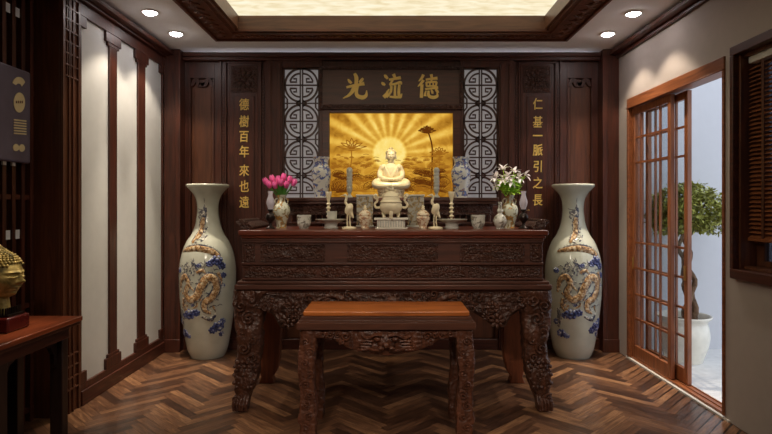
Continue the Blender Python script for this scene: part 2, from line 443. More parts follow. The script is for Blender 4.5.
# return of the niche with its fretted pilaster
b = MB(); b.box(-2.30, -2.105, 3.585, 3.615, 0, CZ - .001); b.box(-2.105, XF - .006, 3.585, 3.80, 0, CZ - .001)
for y0, y1 in ((3.585, 3.61), (3.655, 3.668), (3.70, 3.713), (3.765, 3.79)): b.box(XF - .006, XF + .006, y0, y1, 0, 2.74)
for zc in (2.63, 2.33, .28):                          # Chinese fret blocks
    for k in range(4):
        b.box(XF - .006, XF + .005, 3.61, 3.765, zc - .13 + k * .075, zc - .118 + k * .075)
    for k in range(3): b.box(XF - .006, XF + .004, 3.635 + k * .04, 3.645 + k * .04, zc - .13, zc + .11)
struct('trim_9', b, M['panel_z'], bevel=.002)  # light missing on this return is put in by a lighter wood

# back wall framing ---------------------------------------------------------
YB = 5.27
def xb(px): return X_(px, YB)
def zb(py): return Z_(py, YB)
XL = [xb(p) for p in (181, 218, 265.5, 282.2, 319.3)]; XR = [xb(p) for p in (463.2, 499.2, 514.5, 563.5, 601)]
LZ0, LZ1 = 1.36, zb(67)                               # lattice opening
b = MB()                                              # stiles and header around lattices and the picture
for x0, x1 in ((XL[2], XL[3]), (XL[4], xb(322)), (xb(460.5), XR[0]), (XR[1], XR[2])): b.box(x0, x1, 5.285, 5.40, 0, 2.735)
for x0, x1 in ((XL[2] + .02, XL[2] + .05), (XL[3] - .045, XL[3] - .015), (XR[1] + .015, XR[1] + .045), (XR[2] - .05, XR[2] - .02)): b.box(x0, x1, 5.272, 5.285, 0, 2.70)
b.box(XL[3], XL[4], 5.285, 5.40, LZ1, 2.735); b.box(XR[0], XR[1], 5.285, 5.40, LZ1, 2.735)
b.box(xb(322), xb(460.5), 5.30, 5.40, zb(66), 2.735)
b.box(XL[3], XL[4], 5.285, 5.40, 1.20, LZ0); b.box(XR[0], XR[1], 5.285, 5.40, 1.20, LZ0)
b.box(XL[2], XR[2], 5.276, 5.285, zb(57.5), zb(54))
struct('trim_10', b, M['dark_z'], bevel=.003)
b = MB()                                              # side panels behind the tall vases
for x0, x1 in ((XL[0], XL[1]), (XR[3], XR[4])):
    b.box(x0, x0 + .055, 5.34, 5.40, 0, 2.735); b.box(x1 - .055, x1, 5.34, 5.40, 0, 2.735); b.box(x0 + .055, x1 - .055, 5.34, 5.40, 2.58, 2.735); b.box(x0 + .055, x1 - .055, 5.345, 5.40, 0, .14)
    xa, xc = x0 + .055, x1 - .055
    b.box(xa, xa + .012, 5.33, 5.375, .14, 2.58); b.box(xc - .012, xc, 5.33, 5.375, .14, 2.58)
    for s in (-1, 1):                                  # scrolled spandrels at the panel's head
        xm = (xa + xc) / 2
        b.ribbon([(xm + s * t * (xc - xa) * .48, 2.58 - .035 - .03 * sin(t * 9)) for t in [i / 14 for i in range(15)]], [.05 - .025 * (i / 14) for i in range(15)], 5.345, 5.38)
struct('trim_11', b, M['dark_z'], bevel=.003)
for k, (x0, x1) in enumerate(((XL[0], XL[1]), (XR[3], XR[4]))):
    b = MB(); b.box(x0 + .067, x1 - .067, 5.372, 5.40, .14, 2.58); b.box(x0 + .095, x1 - .095, 5.366, 5.372, .2, 2.5)
    struct('trim_%d' % (12 + k), b, M['panel_z'], bevel=.003)
b = MB(); b.box(XL[0], XR[4], 5.30, 5.33, 0, .10); struct('baseboard_back', b, M['dark_x'], bevel=.004)
b = MB()                                              # wainscot under the lattices and behind the altar
x0, x1 = XL[3], XR[1]; n = 6
b.box(x0, XL[4], 5.345, 5.40, .1, 1.20); b.box(XL[4], XR[0], 5.345, 5.40, .1, 1.36); b.box(XR[0], x1, 5.345, 5.40, .1, 1.20)
for i in range(n + 1):
    x = lerp(x0, x1, i / n); b.box(x - .028, x + .028, 5.325, 5.345, .1, 1.20)
struct('trim_14', b, M['panel_z'], bevel=.003)

# ---- couplet boards with a gilt line of characters
def text_mesh(ch, h, depth, thick):
    c = bpy.data.curves.new('t', 'FONT'); c.body = ch; c.size = h; c.offset = thick; c.extrude = depth / 2; c.align_x = 'CENTER'; c.align_y = 'CENTER'
    c.shear = .04
    o = bpy.data.objects.new('t', c); C.objects.link(o)
    me = bpy.data.meshes.new_from_object(o.evaluated_get(bpy.context.evaluated_depsgraph_get()))
    bpy.data.objects.remove(o)
    xs = [v.co.x for v in me.vertices]; ys = [v.co.y for v in me.vertices]
    mx, my = (min(xs) + max(xs)) / 2, (min(ys) + max(ys)) / 2
    me.transform(Matrix.Rotation(PI / 2, 4, 'X') @ Matrix.Translation((-mx, -my, 0)))
    me.transform(Matrix.Diagonal((.82, 1, 1, 1))); me.materials.clear(); me.materials.append(M['gold']); return me
def couplet(x0, x1, chars, ys, xc, label):
    o = (( x0 + x1) / 2, 5.40, 0)
    t = thing('couplet_board', o, label, 'wall panel')
    b = MB(o); b.box(x0, x1, 5.335, 5.40, 0, 2.735); b.box(xc - .155, xc + .155, 5.325, 5.335, .2, zb(61)); b.build('board', M['dark_z'], t, bevel=.003)
    b = MB(o); zt = zb(55)
    for w, d, th in ((.0, .018, .018), (.05, .022, .014), (.085, .014, .01)):
        b.box(x0 + w, x0 + w + th, 5.335 - d, 5.335, 0, zt - w); b.box(x1 - w - th, x1 - w, 5.335 - d, 5.335, 0, zt - w); b.box(x0 + w + th, x1 - w - th, 5.335 - d, 5.335, zt - w - th, zt - w)
    b.build('frame', M['dark_z'], t, bevel=.002)
    for xx in (x0 + .034, x1 - .034):                  # key-pattern borders between the frames
        b = MB(o); b.box(xx - .004, xx + .004, 5.327, 5.335, .2, .2 + 78 * .031)
        for i in range(78): z = .2 + i * .031; b.box(xx - .012, xx + .012, 5.323, 5.335, z, z + .018)
        b.build('fret_border', M['dark_x'], t, smooth=0)
    b = MB(o); b.box(x0 + .06, x1 - .06, 5.327, 5.335, zt - .038, zt - .030)
    for i in range(12):
        x = lerp(x0 + .07, x1 - .07, i / 11); b.box(x - .01, x + .01, 5.323, 5.335, zt - .046, zt - .022)
    b.build('fret_border', M['dark_x'], t, smooth=0)
    b = MB(o); zc = zb(78); h = .125                     # carved square rosette at the head
    b.box(xc - h, xc + h, 5.318, 5.325, zc - h, zc + h)
    for k in range(8):
        a = k * PI / 4
        b.ball((xc + .062 * cos(a), 5.318, zc + .062 * sin(a)), (.034, .014, .022), 8, 5, Matrix.Rotation(-a, 3, 'Y'))
        b.ball((xc + .1 * cos(a + .4), 5.318, zc + .1 * sin(a + .4)), (.022, .01, .014), 8, 5, Matrix.Rotation(-a, 3, 'Y'))
    b.ball((xc, 5.316, zc), (.03, .02, .03), 10)
    b.build('rosette', M['carved_fine'], t)
    b = MB(o); z1 = zb(95); z0 = .25
    b.box(xc - .1, xc + .1, 5.316, 5.325, z0, z1); b.build('tablet', M['dark_z'], t, bevel=.004)
    for ch, y in zip(chars, ys):
        me = text_mesh(ch, .118, .006, .0012)
        c = bpy.data.objects.new('character', me); C.objects.link(c); c.parent = t
        c.location = (xc + .004 - o[0], 5.313 - o[1], zb(y))
couplet(XL[1], XL[2], '德樹百年來也遠', (103.5, 120.5, 136, 151, 170, 186, 202), xb(242.5), 'carved dark wall panel with a gilt vertical Chinese line, beside the pink tulips')
couplet(XR[2], XR[3], '仁基一脈引之長', (103, 121, 135, 149.5, 166, 182.5, 200), xb(538.5), 'carved dark wall panel with a gilt vertical Chinese line, beside the white lilies')

# ---- lattice panels
def lattice(x0, x1, label):
    o = ((x0 + x1) / 2, 5.385, LZ0); xm = o[0]; hw = (x1 - x0) / 2
    t = thing('lattice_panel', o, label, 'lattice')
    b = MB(o); b.box(x0 + .001, x1 - .001, 5.372, 5.399, LZ0 + .001, LZ1 - .001); b.build('backing_panel', M['frost'], t, smooth=0)
    b = MB(o); ya, yb = 5.305, 5.325; w = .0175
    for s in (-1, 1):
        b.box(xm + s * (hw - .008) - .008, xm + s * (hw - .008) + .008, ya, 5.33, LZ0, LZ1)
        b.box(xm + s * .011 - .0055, xm + s * .011 + .0055, ya, yb, LZ0, LZ1)
    for z in (LZ0, LZ1 - .014): b.box(x0 + .016, x1 - .016, ya, 5.33, z, z + .014)
    per = 36.4 / F * YB; R = .455 * per
    rx = min(R, hw - .014)
    for k in range(4):
        zc = zb(84.3) - per * k
        cl = lambda z: max(LZ0 + .004, min(LZ1 - .004, z))
        b.box(x0 + .016, x1 - .016, ya, yb, cl(zc - .006), cl(zc + .006) + .0005)
        for s in (-1, 1):
            for u in (-1, 1):
                if u < 0 and zc - R < LZ0: continue
                arc = [(xm + s * (.011 + (rx - .011) * cos(a)), zc + u * R * sin(a)) for a in [PI / 2 * i / 10 for i in range(11)]]
                b.ribbon(arc, w, ya, yb)
                px = lambda d: xm + s * d
                hook = [(xm + s * .011, zc + u * .72 * R)] + [(xm + s * (.020 + .60 * rx * cos(a)), zc + u * .70 * R * sin(a)) for a in [1.35 - .95 * i / 7 for i in range(8)]]
                hook += [(hook[-1][0], zc + u * .030), (px(.048), zc + u * .030), (px(.048), zc + u * .062), (px(.076), zc + u * .062)]
                b.ribbon(hook, .0145, ya, yb)
        zj = zc - per / 2                                   # linked bars between two roundels
        if zj - .03 > LZ0:
            b.box(x0 + .016, x1 - .016, ya, yb, zj - .005, zj + .005)
            for s in (-1, 1):
                for u in (-1, 1):
                    b.ribbon([(xm + s * (hw - .012), zj + u * .075), (xm + s * (hw - .04), zj + u * .04), (xm + s * (hw - .04), zj + u * .005)], .014, ya, yb)
                    b.ribbon([(xm + s * .011, zj + u * .03), (xm + s * .05, zj + u * .0)], .014, ya, yb)
    b.build('fretwork', M['lattice'], t, smooth=0)
lattice(XL[3], XL[4], 'dark wooden lattice of roundels over a pale panel, behind the pink tulips')
lattice(XR[0], XR[1], 'dark wooden lattice of roundels over a pale panel, behind the white lilies')

# ---- name board above the picture: three brush characters
YS = 5.235
def xs_(px): return X_(px, YS)
def zs_(py): return Z_(py, YS)
o = (.03, 5.30, zs_(109)); t = thing('sign_board', o, 'wide dark wooden sign with three gilt brush characters above the glowing picture', 'sign')
b = MB(o); b.box(xs_(319), xs_(463), 5.25, 5.30, zs_(109), zs_(66)); b.build('board', wood('sign wood', srgb(92, 50, 38), srgb(60, 33, 26), 'x'), t, bevel=.003)
b = MB(o); x0, x1, z0, z1 = xs_(319), xs_(463), zs_(109), zs_(66)
b.box(x0, x1, 5.232, 5.25, z1 - .03, z1); b.box(x0, x1, 5.232, 5.25, z0, z0 + .045); b.box(x0, x0 + .03, 5.232, 5.25, z0 + .045, z1 - .03); b.box(x1 - .03, x1, 5.232, 5.25, z0 + .045, z1 - .03)
n = 40
for i in range(n):
    x = lerp(x0 + .03, x1 - .03, (i + .5) / n)
    b.ball((x, 5.232, z1 - .015), (.017, .006, .009), 8, 4); b.ball((x, 5.232, z0 + .02), (.017, .006, .013), 8, 4)
for i in range(9):
    z = lerp(z0 + .05, z1 - .04, (i + .5) / 9)
    for x in (x0 + .015, x1 - .015): b.ball((x, 5.232, z), (.009, .006, .014), 8, 4)
b.build('carved_border', M['carved_fine'], t)
STR = [
 [([(130, 48), (143, 78), (140, 128)], [18, 28, 22]), ([(86, 86), (96, 100), (110, 114)], [8, 20, 16]), ([(188, 80), (178, 94), (162, 108)], [12, 22, 12]),
  ([(76, 142), (120, 131), (160, 124), (197, 116)], [14, 18, 18, 26]), ([(130, 130), (118, 165), (92, 195), (52, 216)], [28, 26, 18, 5]),
  ([(152, 128), (143, 168), (150, 198), (184, 210), (208, 196), (212, 162)], [20, 22, 26, 28, 22, 5])],
 [([(330, 58), (340, 68), (354, 84)], [8, 22, 14]), ([(312, 108), (322, 117), (337, 126)], [8, 22, 12]), ([(326, 208), (345, 190), (352, 172), (364, 152)], [26, 24, 16, 5]),
  ([(362, 90), (400, 84), (442, 76)], [14, 16, 22]), ([(392, 52), (404, 80), (404, 88)], [22, 18, 14]), ([(388, 92), (376, 110), (366, 124)], [14, 14, 10]), ([(366, 126), (405, 118), (440, 108), (446, 122)], [14, 14, 18, 8]),
  ([(378, 134), (374, 170), (348, 212)], [17, 17, 8]), ([(404, 128), (402, 165), (402, 202)], [16, 16, 18]), ([(432, 122), (428, 180), (438, 206), (450, 184)], [18, 20, 22, 5]), ([(366, 204), (402, 208), (440, 206)], [12, 16, 18])],
 [([(594, 56), (584, 76), (562, 100)], [20, 18, 5]), ([(594, 92), (580, 112), (556, 136)], [20, 18, 5]), ([(584, 122), (582, 160), (580, 212)], [22, 20, 22]),
  ([(610, 90), (650, 84), (688, 80)], [14, 14, 20]), ([(646, 54), (650, 80), (646, 104)], [20, 16, 12]), ([(614, 106), (616, 136)], [14, 12]), ([(682, 104), (678, 134)], [16, 12]), ([(612, 108), (684, 104)], [12, 13]), ([(614, 134), (680, 132)], [11, 11]), ([(637, 108), (637, 134)], [10, 10]), ([(660, 106), (659, 133)], [10, 10]),
  ([(606, 154), (650, 148), (692, 142)], [14, 13, 18]), ([(612, 166), (606, 182), (604, 202)], [8, 14, 22]), ([(628, 164), (630, 198), (660, 210), (686, 200), (684, 180)], [14, 20, 22, 20, 5]), ([(646, 158), (652, 170), (656, 184)], [8, 16, 12]), ([(672, 154), (684, 164), (692, 180)], [8, 18, 14])]]
for st in STR:
    b = MB(o)
    for k, (p, w) in enumerate(st):
        q = crom(p, 5) if len(p) > 2 else p
        ww = [interp([(i, x) for i, x in enumerate(w)], j * (len(w) - 1) / (len(q) - 1)) for j in range(len(q))]
        b.ribbon([(xs_(335 + a / 6.71), zs_(66 + c / 6.71)) for a, c in q], [x / 6.71 / F * YS for x in ww], 5.243 - k * .0003, 5.25)
    b.build('character', M['gold'], t, smooth=0)

# ---- glowing lotus picture
o = (.03, 5.34, zb(196)); t = thing('lotus_picture', o, 'glowing golden picture of lotuses under a rayed sun, framed in dark wood', 'picture')
x0, x1, z0, z1 = xb(329.5), xb(453), zb(197), zb(113)
fx0, fx1, fz1 = xb(322) + .001, xb(460.5) - .001, zs_(109) - .001
b = MB(o); b.box(fx0, x0, 5.26, 5.345, z0 - .012, fz1); b.box(x1, fx1, 5.26, 5.345, z0 - .012, fz1); b.box(x0, x1, 5.26, 5.345, z1, fz1); b.box(x0, x1, 5.26, 5.345, z0 - .012, z0)
b.build('frame', M['dark_x'], t, bevel=.003)
def picmat():
    t = NT('backlit sun print'); sx, sz = xb(389.6) - o[0], zb(153) - o[2]
    c = t.n('ShaderNodeTexCoord'); sp = t.n('ShaderNodeSeparateXYZ'); t.l(c.outputs['Object'], sp.inputs[0])
    x = t.math('SUBTRACT', sp.outputs[0], sx); z = t.math('SUBTRACT', sp.outputs[2], sz)
    r = t.math('SQRT', t.math('ADD', t.math('MULTIPLY', x, x), t.math('MULTIPLY', z, z)))
    a = t.math('ARCTAN2', x, z)
    ray = t.math('ADD', t.math('MULTIPLY', t.math('SINE', t.math('MULTIPLY', a, 22)), .5), .5)
    ray = t.math('SMOOTH_MIN', t.math('POWER', ray, 1.6), 1.0)
    ns = t.noise(t.coords((1, 1, 1)), 16, 5, .6)
    up = t.n('ShaderNodeMapRange'); t.l(z, up.inputs[0]); up.inputs[1].default_value = -.12; up.inputs[2].default_value = .05
    glow = t.n('ShaderNodeMapRange'); t.l(r, glow.inputs[0]); glow.inputs[1].default_value = .14; glow.inputs[2].default_value = .62; glow.inputs[3].default_value = 1; glow.inputs[4].default_value = 0
    far = t.n('ShaderNodeMapRange'); t.l(r, far.inputs[0]); far.inputs[1].default_value = .12; far.inputs[2].default_value = .26
    core = t.n('ShaderNodeMapRange', interpolation_type='SMOOTHSTEP'); t.l(r, core.inputs[0]); core.inputs[1].default_value = .135; core.inputs[2].default_value = .175; core.inputs[3].default_value = .42; core.inputs[4].default_value = 0
    k = t.math('ADD', t.math('MULTIPLY', t.math('MULTIPLY', t.math('MULTIPLY', ray, far.outputs[0]), up.outputs[0]), .40), t.math('MULTIPLY', glow.outputs[0], .27))
    k = t.math('ADD', t.math('ADD', k, core.outputs[0]), t.math('MULTIPLY', t.math('SUBTRACT', ns, .45), .5))
    k = t.math('ADD', k, .06)
    col = t.ramp(k, [(0, srgb(140, 88, 18)), (.25, srgb(200, 144, 46)), (.5, srgb(232, 184, 76)), (.75, srgb(250, 218, 116)), (1, srgb(255, 238, 160))])
    e = t.n('ShaderNodeEmission'); t.l(col, e.inputs[0]); e.inputs[1].default_value = PIC; t.l(e.outputs[0], t.out.inputs[0]); return t.m
b = MB(o); b.box(x0, x1, 5.30, 5.345, z0, z1)
b.build('backlit_panel', picmat(), t, smooth=0)
b = MB(o); rr = random.Random(11)
def pz(zx, zy): return xb(326 + zx / 4.715), zb(108 + zy / 4.715)
yy = [5.2995]
def stroke(pts, w):
    yy[0] -= .00001
    w = [x / 4.715 / F * YB for x in w]
    b.ribbon([pz(*p) for p in pts], w, yy[0], 5.2999)
def inpic(p): return 20 < p[0] < 592 and 40 < p[1] < 405
def flower(cx, cy, s):
    for k in (-3, -2, -1, 0, 1, 2, 3):
        a = k * .42
        tip = (cx + s * sin(a) * (1 + .12 * abs(k)), cy - s * cos(a) * (.95 - .08 * abs(k)))
        for side in (-1, 1):
            m = (cx + s * .6 * sin(a) + side * s * .17 * cos(a), cy - s * .5 * cos(a) + side * s * .17 * sin(a) * .6)
            stroke(crom([(cx + side * s * .03, cy), m, tip], 4), [4.2] * 8 + [1.5])
    stroke([(cx - s * .8, cy + 2), (cx, cy + s * .12), (cx + s * .8, cy + 2)], [2, 6, 2])
b.cur = 1; flower(120, 192, 56); stroke(crom([(118, 196), (120, 240), (112, 300), (110, 400)], 4), [5] * 13)
b.cur = 0; flower(478, 112, 34); flower(474, 106, 26); stroke(crom([(482, 108), (500, 170), (502, 240), (498, 400)], 4), [7] * 13)
b.cur = 1; flower(535, 215, 36); stroke([(535, 218), (538, 330)], [3, 3])
spots = sorted([rr.random() for i in range(130)])
for d in spots:                                        # the leaves, small and faint far back, large and dark in front
    cy = lerp(222, 396, d ** .85); cx = rr.uniform(18, 594); s = lerp(10, 46, d ** 1.3) * rr.uniform(.75, 1.2)
    if abs(cx - 300) < 60 and cy < 330: continue
    b.cur = 0 if d > .35 and rr.random() < .75 else 1
    up = rr.uniform(-.6, .6); rim = []
    for k in range(11):
        a = lerp(-1.7, 1.7, k / 10) + up
        p = (cx + s * 1.15 * sin(a), cy - s * .72 * cos(a)); rim.append(p)
        if inpic(p) and inpic((cx, cy)): stroke([(cx, cy), (lerp(cx, p[0], .55), lerp(cy, p[1], .55)), p], [1, lerp(1.8, 4.2, d), .6])
    if all(inpic(p) for p in rim): stroke(rim, [1] + [lerp(1.4, 3, d)] * 9 + [1])
for k in range(70):                                    # ripples and stems between the leaves
    b.cur = 1; cx, cy = rr.uniform(24, 560), rr.uniform(215, 400); q = [(cx, cy), (cx + 12, cy - 3), (cx + 28, cy)]
    if all(inpic(p) for p in q): stroke(q, [1, 2.4, 1])
b.build('lotus_print', [emit('print brown', srgb(104, 54, 14), PIC * .8), emit('print gold', srgb(160, 102, 28), PIC * .9)], t, smooth=0)
# ------------------------------------------------------------------ sliding door, window
b = MB(); x0 = WR - .012
b.box(x0, 2.279, DY0 + .001, DY1 - .001, 2.236, DZ - .001)                       # head
b.box(x0, 2.279, DY1 - .035, DY1 - .001, .02, 2.236); b.box(x0, 2.279, DY0 + .001, DY0 + .022, .02, 2.236)
b.box(x0 - .006, x0 + .03, DY0 + .001, DY1 - .001, 2.225, 2.236)
struct('trim_15', b, M['door_y'], bevel=.003)
b = MB(); b.box(WR + .012, 2.279, DY0 + .001, DY1 - .001, .0, .02)
for x in (2.17, 2.217, 2.262): b.box(x - .006, x + .006, DY0 + .02, DY1 - .04, .02, .026)
struct('trim_16', b, M['door_y'], bevel=.002)
b = MB(); b.box(WR - .012, WR + .01, DY0 - .05, DY1 + .02, 0, .012); struct('trim_17', b, M['silver'], smooth=0)
def leaf(name, x, y0, y1):
    z0, z1 = .027, 2.224; th = .017
    b = MB((x, (y0 + y1) / 2, 0)); st = .046
    b.box(x - th, x + th, y0, y0 + st, z0, z1); b.box(x - th, x + th, y1 - st, y1, z0, z1)
    b.box(x - th, x + th, y0 + st, y1 - st, z0, .135); b.box(x - th, x + th, y0 + st, y1 - st, 2.165, z1)
    o = struct(name, b, M['door_z'], bevel=.003)
    m = MB((x, (y0 + y1) / 2, 0))
    for y in (y0 + st + .145, y1 - st - .105): m.box(x - .008, x + .008, y - .008, y + .008, .135, 2.165)
    for z in (1.96, 1.74, 1.04, .815, .585, .37): m.box(x - .0085, x + .0085, y0 + st, y1 - st, z - .008, z + .008)
    m.build('muntins', M['door_z'], o, smooth=0)
    g = MB((x, (y0 + y1) / 2, 0)); g.box(x - .002, x + .002, y0 + st, y1 - st, .135, 2.165); g.build('pane', M['glass'], o, smooth=0)
    return o
d1 = leaf('door_1', 2.188, 4.305, 4.982); d2 = leaf('door_2', 2.246, 4.17, 4.85)
for d, x, y in ((d1, 2.188, 4.957), (d2, 2.246, 4.20)):
    h = MB(tuple(d.location)); h.box(x - .023, x - .0175, y - .014, y + .014, .80, .91); h.box(x - .026, x - .023, y - .008, y + .008, .815, .895)
    h.build('door_handle', M['brass'], d, bevel=.002)

b = MB(); x0 = WR - .035
b.box(x0, WR + .06, WY0 - .05, WY1 - .0, WZ1 - .055, WZ1); b.box(x0, WR + .06, WY0 - .05, WY1, WZ0, WZ0 + .06)
b.box(x0, WR + .06, WY1 - .035, WY1, WZ0 + .06, WZ1 - .055); b.box(x0, WR + .06, WY0 - .05, WY0, WZ0 + .06, WZ1 - .055)
w = struct('window_1', b, M['dark_y'], bevel=.004)
b = MB(tuple(w.location)); y1 = WY1 - .036; zl, zh = WZ0 + .061, WZ1 - .056
b.box(WR + .0, 2.279, y1 - .02, y1, zl, zh); b.box(WR + .02, 2.279, WY0 + .002, y1 - .02, zl, zl + .02); b.box(WR + .02, 2.279, WY0 + .002, y1 - .02, zh - .02, zh)
b.build('window_lining', M['panel_z'], w, bevel=.002)
b = MB(tuple(w.location)); yb = y1 - .02
b.box(2.245, 2.275, yb - .075, yb, zl + .021, zh - .021); b.box(2.245, 2.275, WY0 + .01, yb - .075, zl + .021, zl + .055); b.box(2.245, 2.275, WY0 + .01, yb - .075, zh - .07, zh - .021)
b.build('window_sash', M['panel_z'], w, bevel=.002)
b = MB(tuple(w.location)); b.box(2.258, 2.262, WY0 + .01, yb - .075, zl + .055, zh - .07)
b.build('pane', M['dark_glass'], w, smooth=0)
o = (2.215, 2.7, zh - .02); t = thing('slatted_blind', o, 'reddish wooden slatted blind half lowered inside the dark window frame', 'window blind')
b = MB(o); b.box(2.185, 2.235, WY0 + .03, y1 - .04, zh - .062, zh - .021); b.build('headrail', M['silver'], t, bevel=.003)
b = MB(o); zb0 = 1.165; z = zh - .085; k = 0
while z > zb0 + .02:
    ya, yc = WY0 + .03, y1 - .03
    vs = []
    for yy_ in (ya, yc): vs += [(2.194, yy_, z - .012), (2.215, yy_, z + .003), (2.236, yy_, z + .012), (2.236, yy_, z + .009), (2.215, yy_, z), (2.194, yy_, z - .015)]
    b.add(vs, [(i, (i + 1) % 6, (i + 1) % 6 + 6, i + 6) for i in range(6)] + [(0, 1, 2, 3, 4, 5), (6, 7, 8, 9, 10, 11)])
    z -= .026; k += 1
s = b.build('slats', M['door_y'], t, smooth=0)
b = MB(o); b.box(2.185, 2.235, WY0 + .03, y1 - .03, zb0 - .016, zb0 + .004); b.build('bottom_rail', M['door_y'], t, bevel=.003)
b = MB(o)
for y in (y1 - .16, y1 - .5, y1 - .9): b.box(2.190, 2.1925, y - .012, y + .012, zb0, zh - .06)
b.build('ladder_tape', M['panel_z'], t, smooth=0)

# ------------------------------------------------------------------ downlights
def spot(loc, energy, ang, target=None, color=(1, .86, .68), blend=.5, r=.03):
    l = bpy.data.lights.new('spot', 'SPOT'); l.energy = energy; l.spot_size = math.radians(ang); l.spot_blend = blend; l.color = color; l.shadow_soft_size = r
    o = bpy.data.objects.new('spot_beam', l); C.objects.link(o); o.location = loc  # shared by the ceiling downlights and the added spots
    d = Vector(target) - Vector(loc) if target else Vector((0, 0, -1))
    o.rotation_euler = d.to_track_quat('-Z', 'Y').to_euler(); return o
def downlight(x, y, label):
    o = (x, y, CZ); t = thing('downlight', o, label, 'ceiling lamp', 'recessed ceiling downlights')
    b = MB(o); b.lathe([(.047, CZ - .001), (.064, CZ - .001), (.066, CZ - .006), (.060, CZ - .010), (.050, CZ - .008), (.047, CZ - .004)], (x, y, 0), 28, cap=False); b.build('trim_ring', M['silver'], t, smooth=60)
    b = MB(o); b.lathe([(.047, CZ - .005), (.043, CZ - .014), (.03, CZ - .021), (.001, CZ - .024)], (x, y, 0), 24, cap=False); b.build('lens', M['lamp'], t)
    spot((x, y, CZ - .03), DOWN, 100, blend=.4); spot((x, y, CZ - .03), DOWN * 5.5, 40, blend=1)
DOWN = 24
downlight(1.86, 4.74, 'small round ceiling downlight near the back corner above the right tall vase')
downlight(1.857, 4.236, 'small round ceiling downlight above the sliding door, nearer than the corner one')
downlight(-1.79, 4.73, 'small round ceiling downlight near the back corner above the left tall vase')
downlight(-1.79, 4.21, 'small round ceiling downlight above the white plaster fields, nearer than the corner one')

# ------------------------------------------------------------------ altar
AX = .03
o = (AX, 3.7, 0)
alt = thing('altar_table', o, 'long carved dark wooden altar table on scrolled claw legs, covered with offerings', 'altar')
def a2x(px): return X_(px, 3.72)
def a2z(py): return Z_(py, 3.72)
ATOP = 1.20
b = MB(o)
b.box(AX - 1.02, AX + 1.06 - .03, 3.69, 4.40, ATOP - .036, ATOP); b.box(AX - 1.005, AX + 1.015, 3.70, 4.39, ATOP - .055, ATOP - .036)
b.build('tabletop', M['altar_top'], alt, bevel=.008)
b = MB(o); x0, x1 = AX - 1.0, AX + 1.0
b.box(x0 - .005, x1 + .005, 3.712, 4.385, 1.128, ATOP - .055); b.box(x0, x1, 3.725, 4.38, .84, 1.128)
for z0, z1, d in ((1.115, 1.128, .012), (.968, .985, .016), (.955, .962, .008), (.868, .88, .012)): b.box(x0, x1, 3.725 - d, 3.725, z0, z1)
b.build('body', M['altar_x'], alt, bevel=.004)
b = MB(o)                                                # carved fields of the body, upper row
pan = [(238, 256), (258, 328), (345, 438), (455, 525), (527, 543)]
pan = [(-1.0, -.905), (-.885, -.44), (-.31, .31), (.44, .885), (.905, 1.0)]
def field(b, xa, xc, z0, z1, y, seed, amp=.013):
    def fn(u, v):
        x, z = lerp(xa, xc, u), lerp(z0, z1, v)
        e = min(1, min(u, 1 - u) * 14) * min(1, min(v, 1 - v) * 7)
        h = noise.noise(Vector((x * 14 + seed, z * 16, seed))) + .6 * abs(noise.noise(Vector((x * 34, z * 36, seed + 5))))
        return (AX + x, y - e * max(0, h) * amp, z)
    b.grid(int((xc - xa) * 110) + 6, int((z1 - z0) * 130) + 6, fn)
for i, (xa, xc) in enumerate(pan):
    ring_w = .008
    for (p, q, r, s) in ((xa + .01, xc - .01, 1.098, 1.106), (xa + .01, xc - .01, .992, 1.0), (xa + .01, xa + .018, 1.0, 1.098), (xc - .018, xc - .01, 1.0, 1.098)):
        b.box(AX + p, AX + q, 3.715, 3.726, r, s)
    field(b, xa + .025, xc - .025, 1.006, 1.092, 3.722, i * 3.1)
for i in range(4):
    xa = -.98 + i * .495; field(b, xa, xa + .475, .884, .952, 3.722, 20 + i)
b.build('carved_panels', M['carved_fine'], alt, smooth=60)
b = MB(o); b.box(AX - 1.045, AX + 1.055, 3.695, 4.40, .805, .84); b.box(AX - 1.03, AX + 1.04, 3.705, 4.39, .84, .862); b.box(AX - 1.03, AX + 1.04, 3.715, 4.38, .79, .805)
b.build('ledge_moulding', M['altar_x'], alt, bevel=.007)
def spiral(b, cx, cz, y, r0, turns, w, d=1, a0=0, n=22, dep=.012):
    pts = []; rad = []
    for i in range(n + 1):
        t = i / n; a = a0 + d * turns * 2 * PI * t; r = r0 * (1 - .86 * t)
        pts.append((cx + r * cos(a), y - dep * t, cz + r * sin(a))); rad.append(w * (1 - .35 * t))
    b.tube(pts, rad, 6)
def apron_bottom(x):                                     # lobed lower edge, x measured from the centre
    x = abs(x)
    tab = [(0, .63), (.12, .66), (.25, .69), (.4, .685), (.52, .66), (.62, .60), (.70, .535), (.75, .55), (.79, .63), (.84, .66), (.9, .66), (1.1, .66)]
    return interp(tab, x)
b = MB(o); W_ = .93; nu = 190; nv = 26
def fn(u, v):
    x = lerp(-W_, W_, u); z = lerp(apron_bottom(x), .795, v)
    h = .5 + .5 * noise.noise(Vector((x * 11, z * 12, 3.3))) + .7 * abs(noise.noise(Vector((x * 26, z * 28, 8))))
    e = min(1, v * 6) * min(1, (1 - v) * 8 + .2)
    return (AX + x, 3.735 - .04 * h * e, z)
b.grid(nu, nv, fn); b.grid(nu, 1, lambda u, v: (AX + lerp(-W_, W_, u), 3.79, lerp(apron_bottom(lerp(-W_, W_, u)), .795, v)))
b.grid(nu, 1, lambda u, v: (AX + lerp(-W_, W_, u), lerp(3.735, 3.79, v), apron_bottom(lerp(-W_, W_, u))))
b.build('apron', M['carved'], alt, smooth=60)
b = MB(o); rr = random.Random(5)
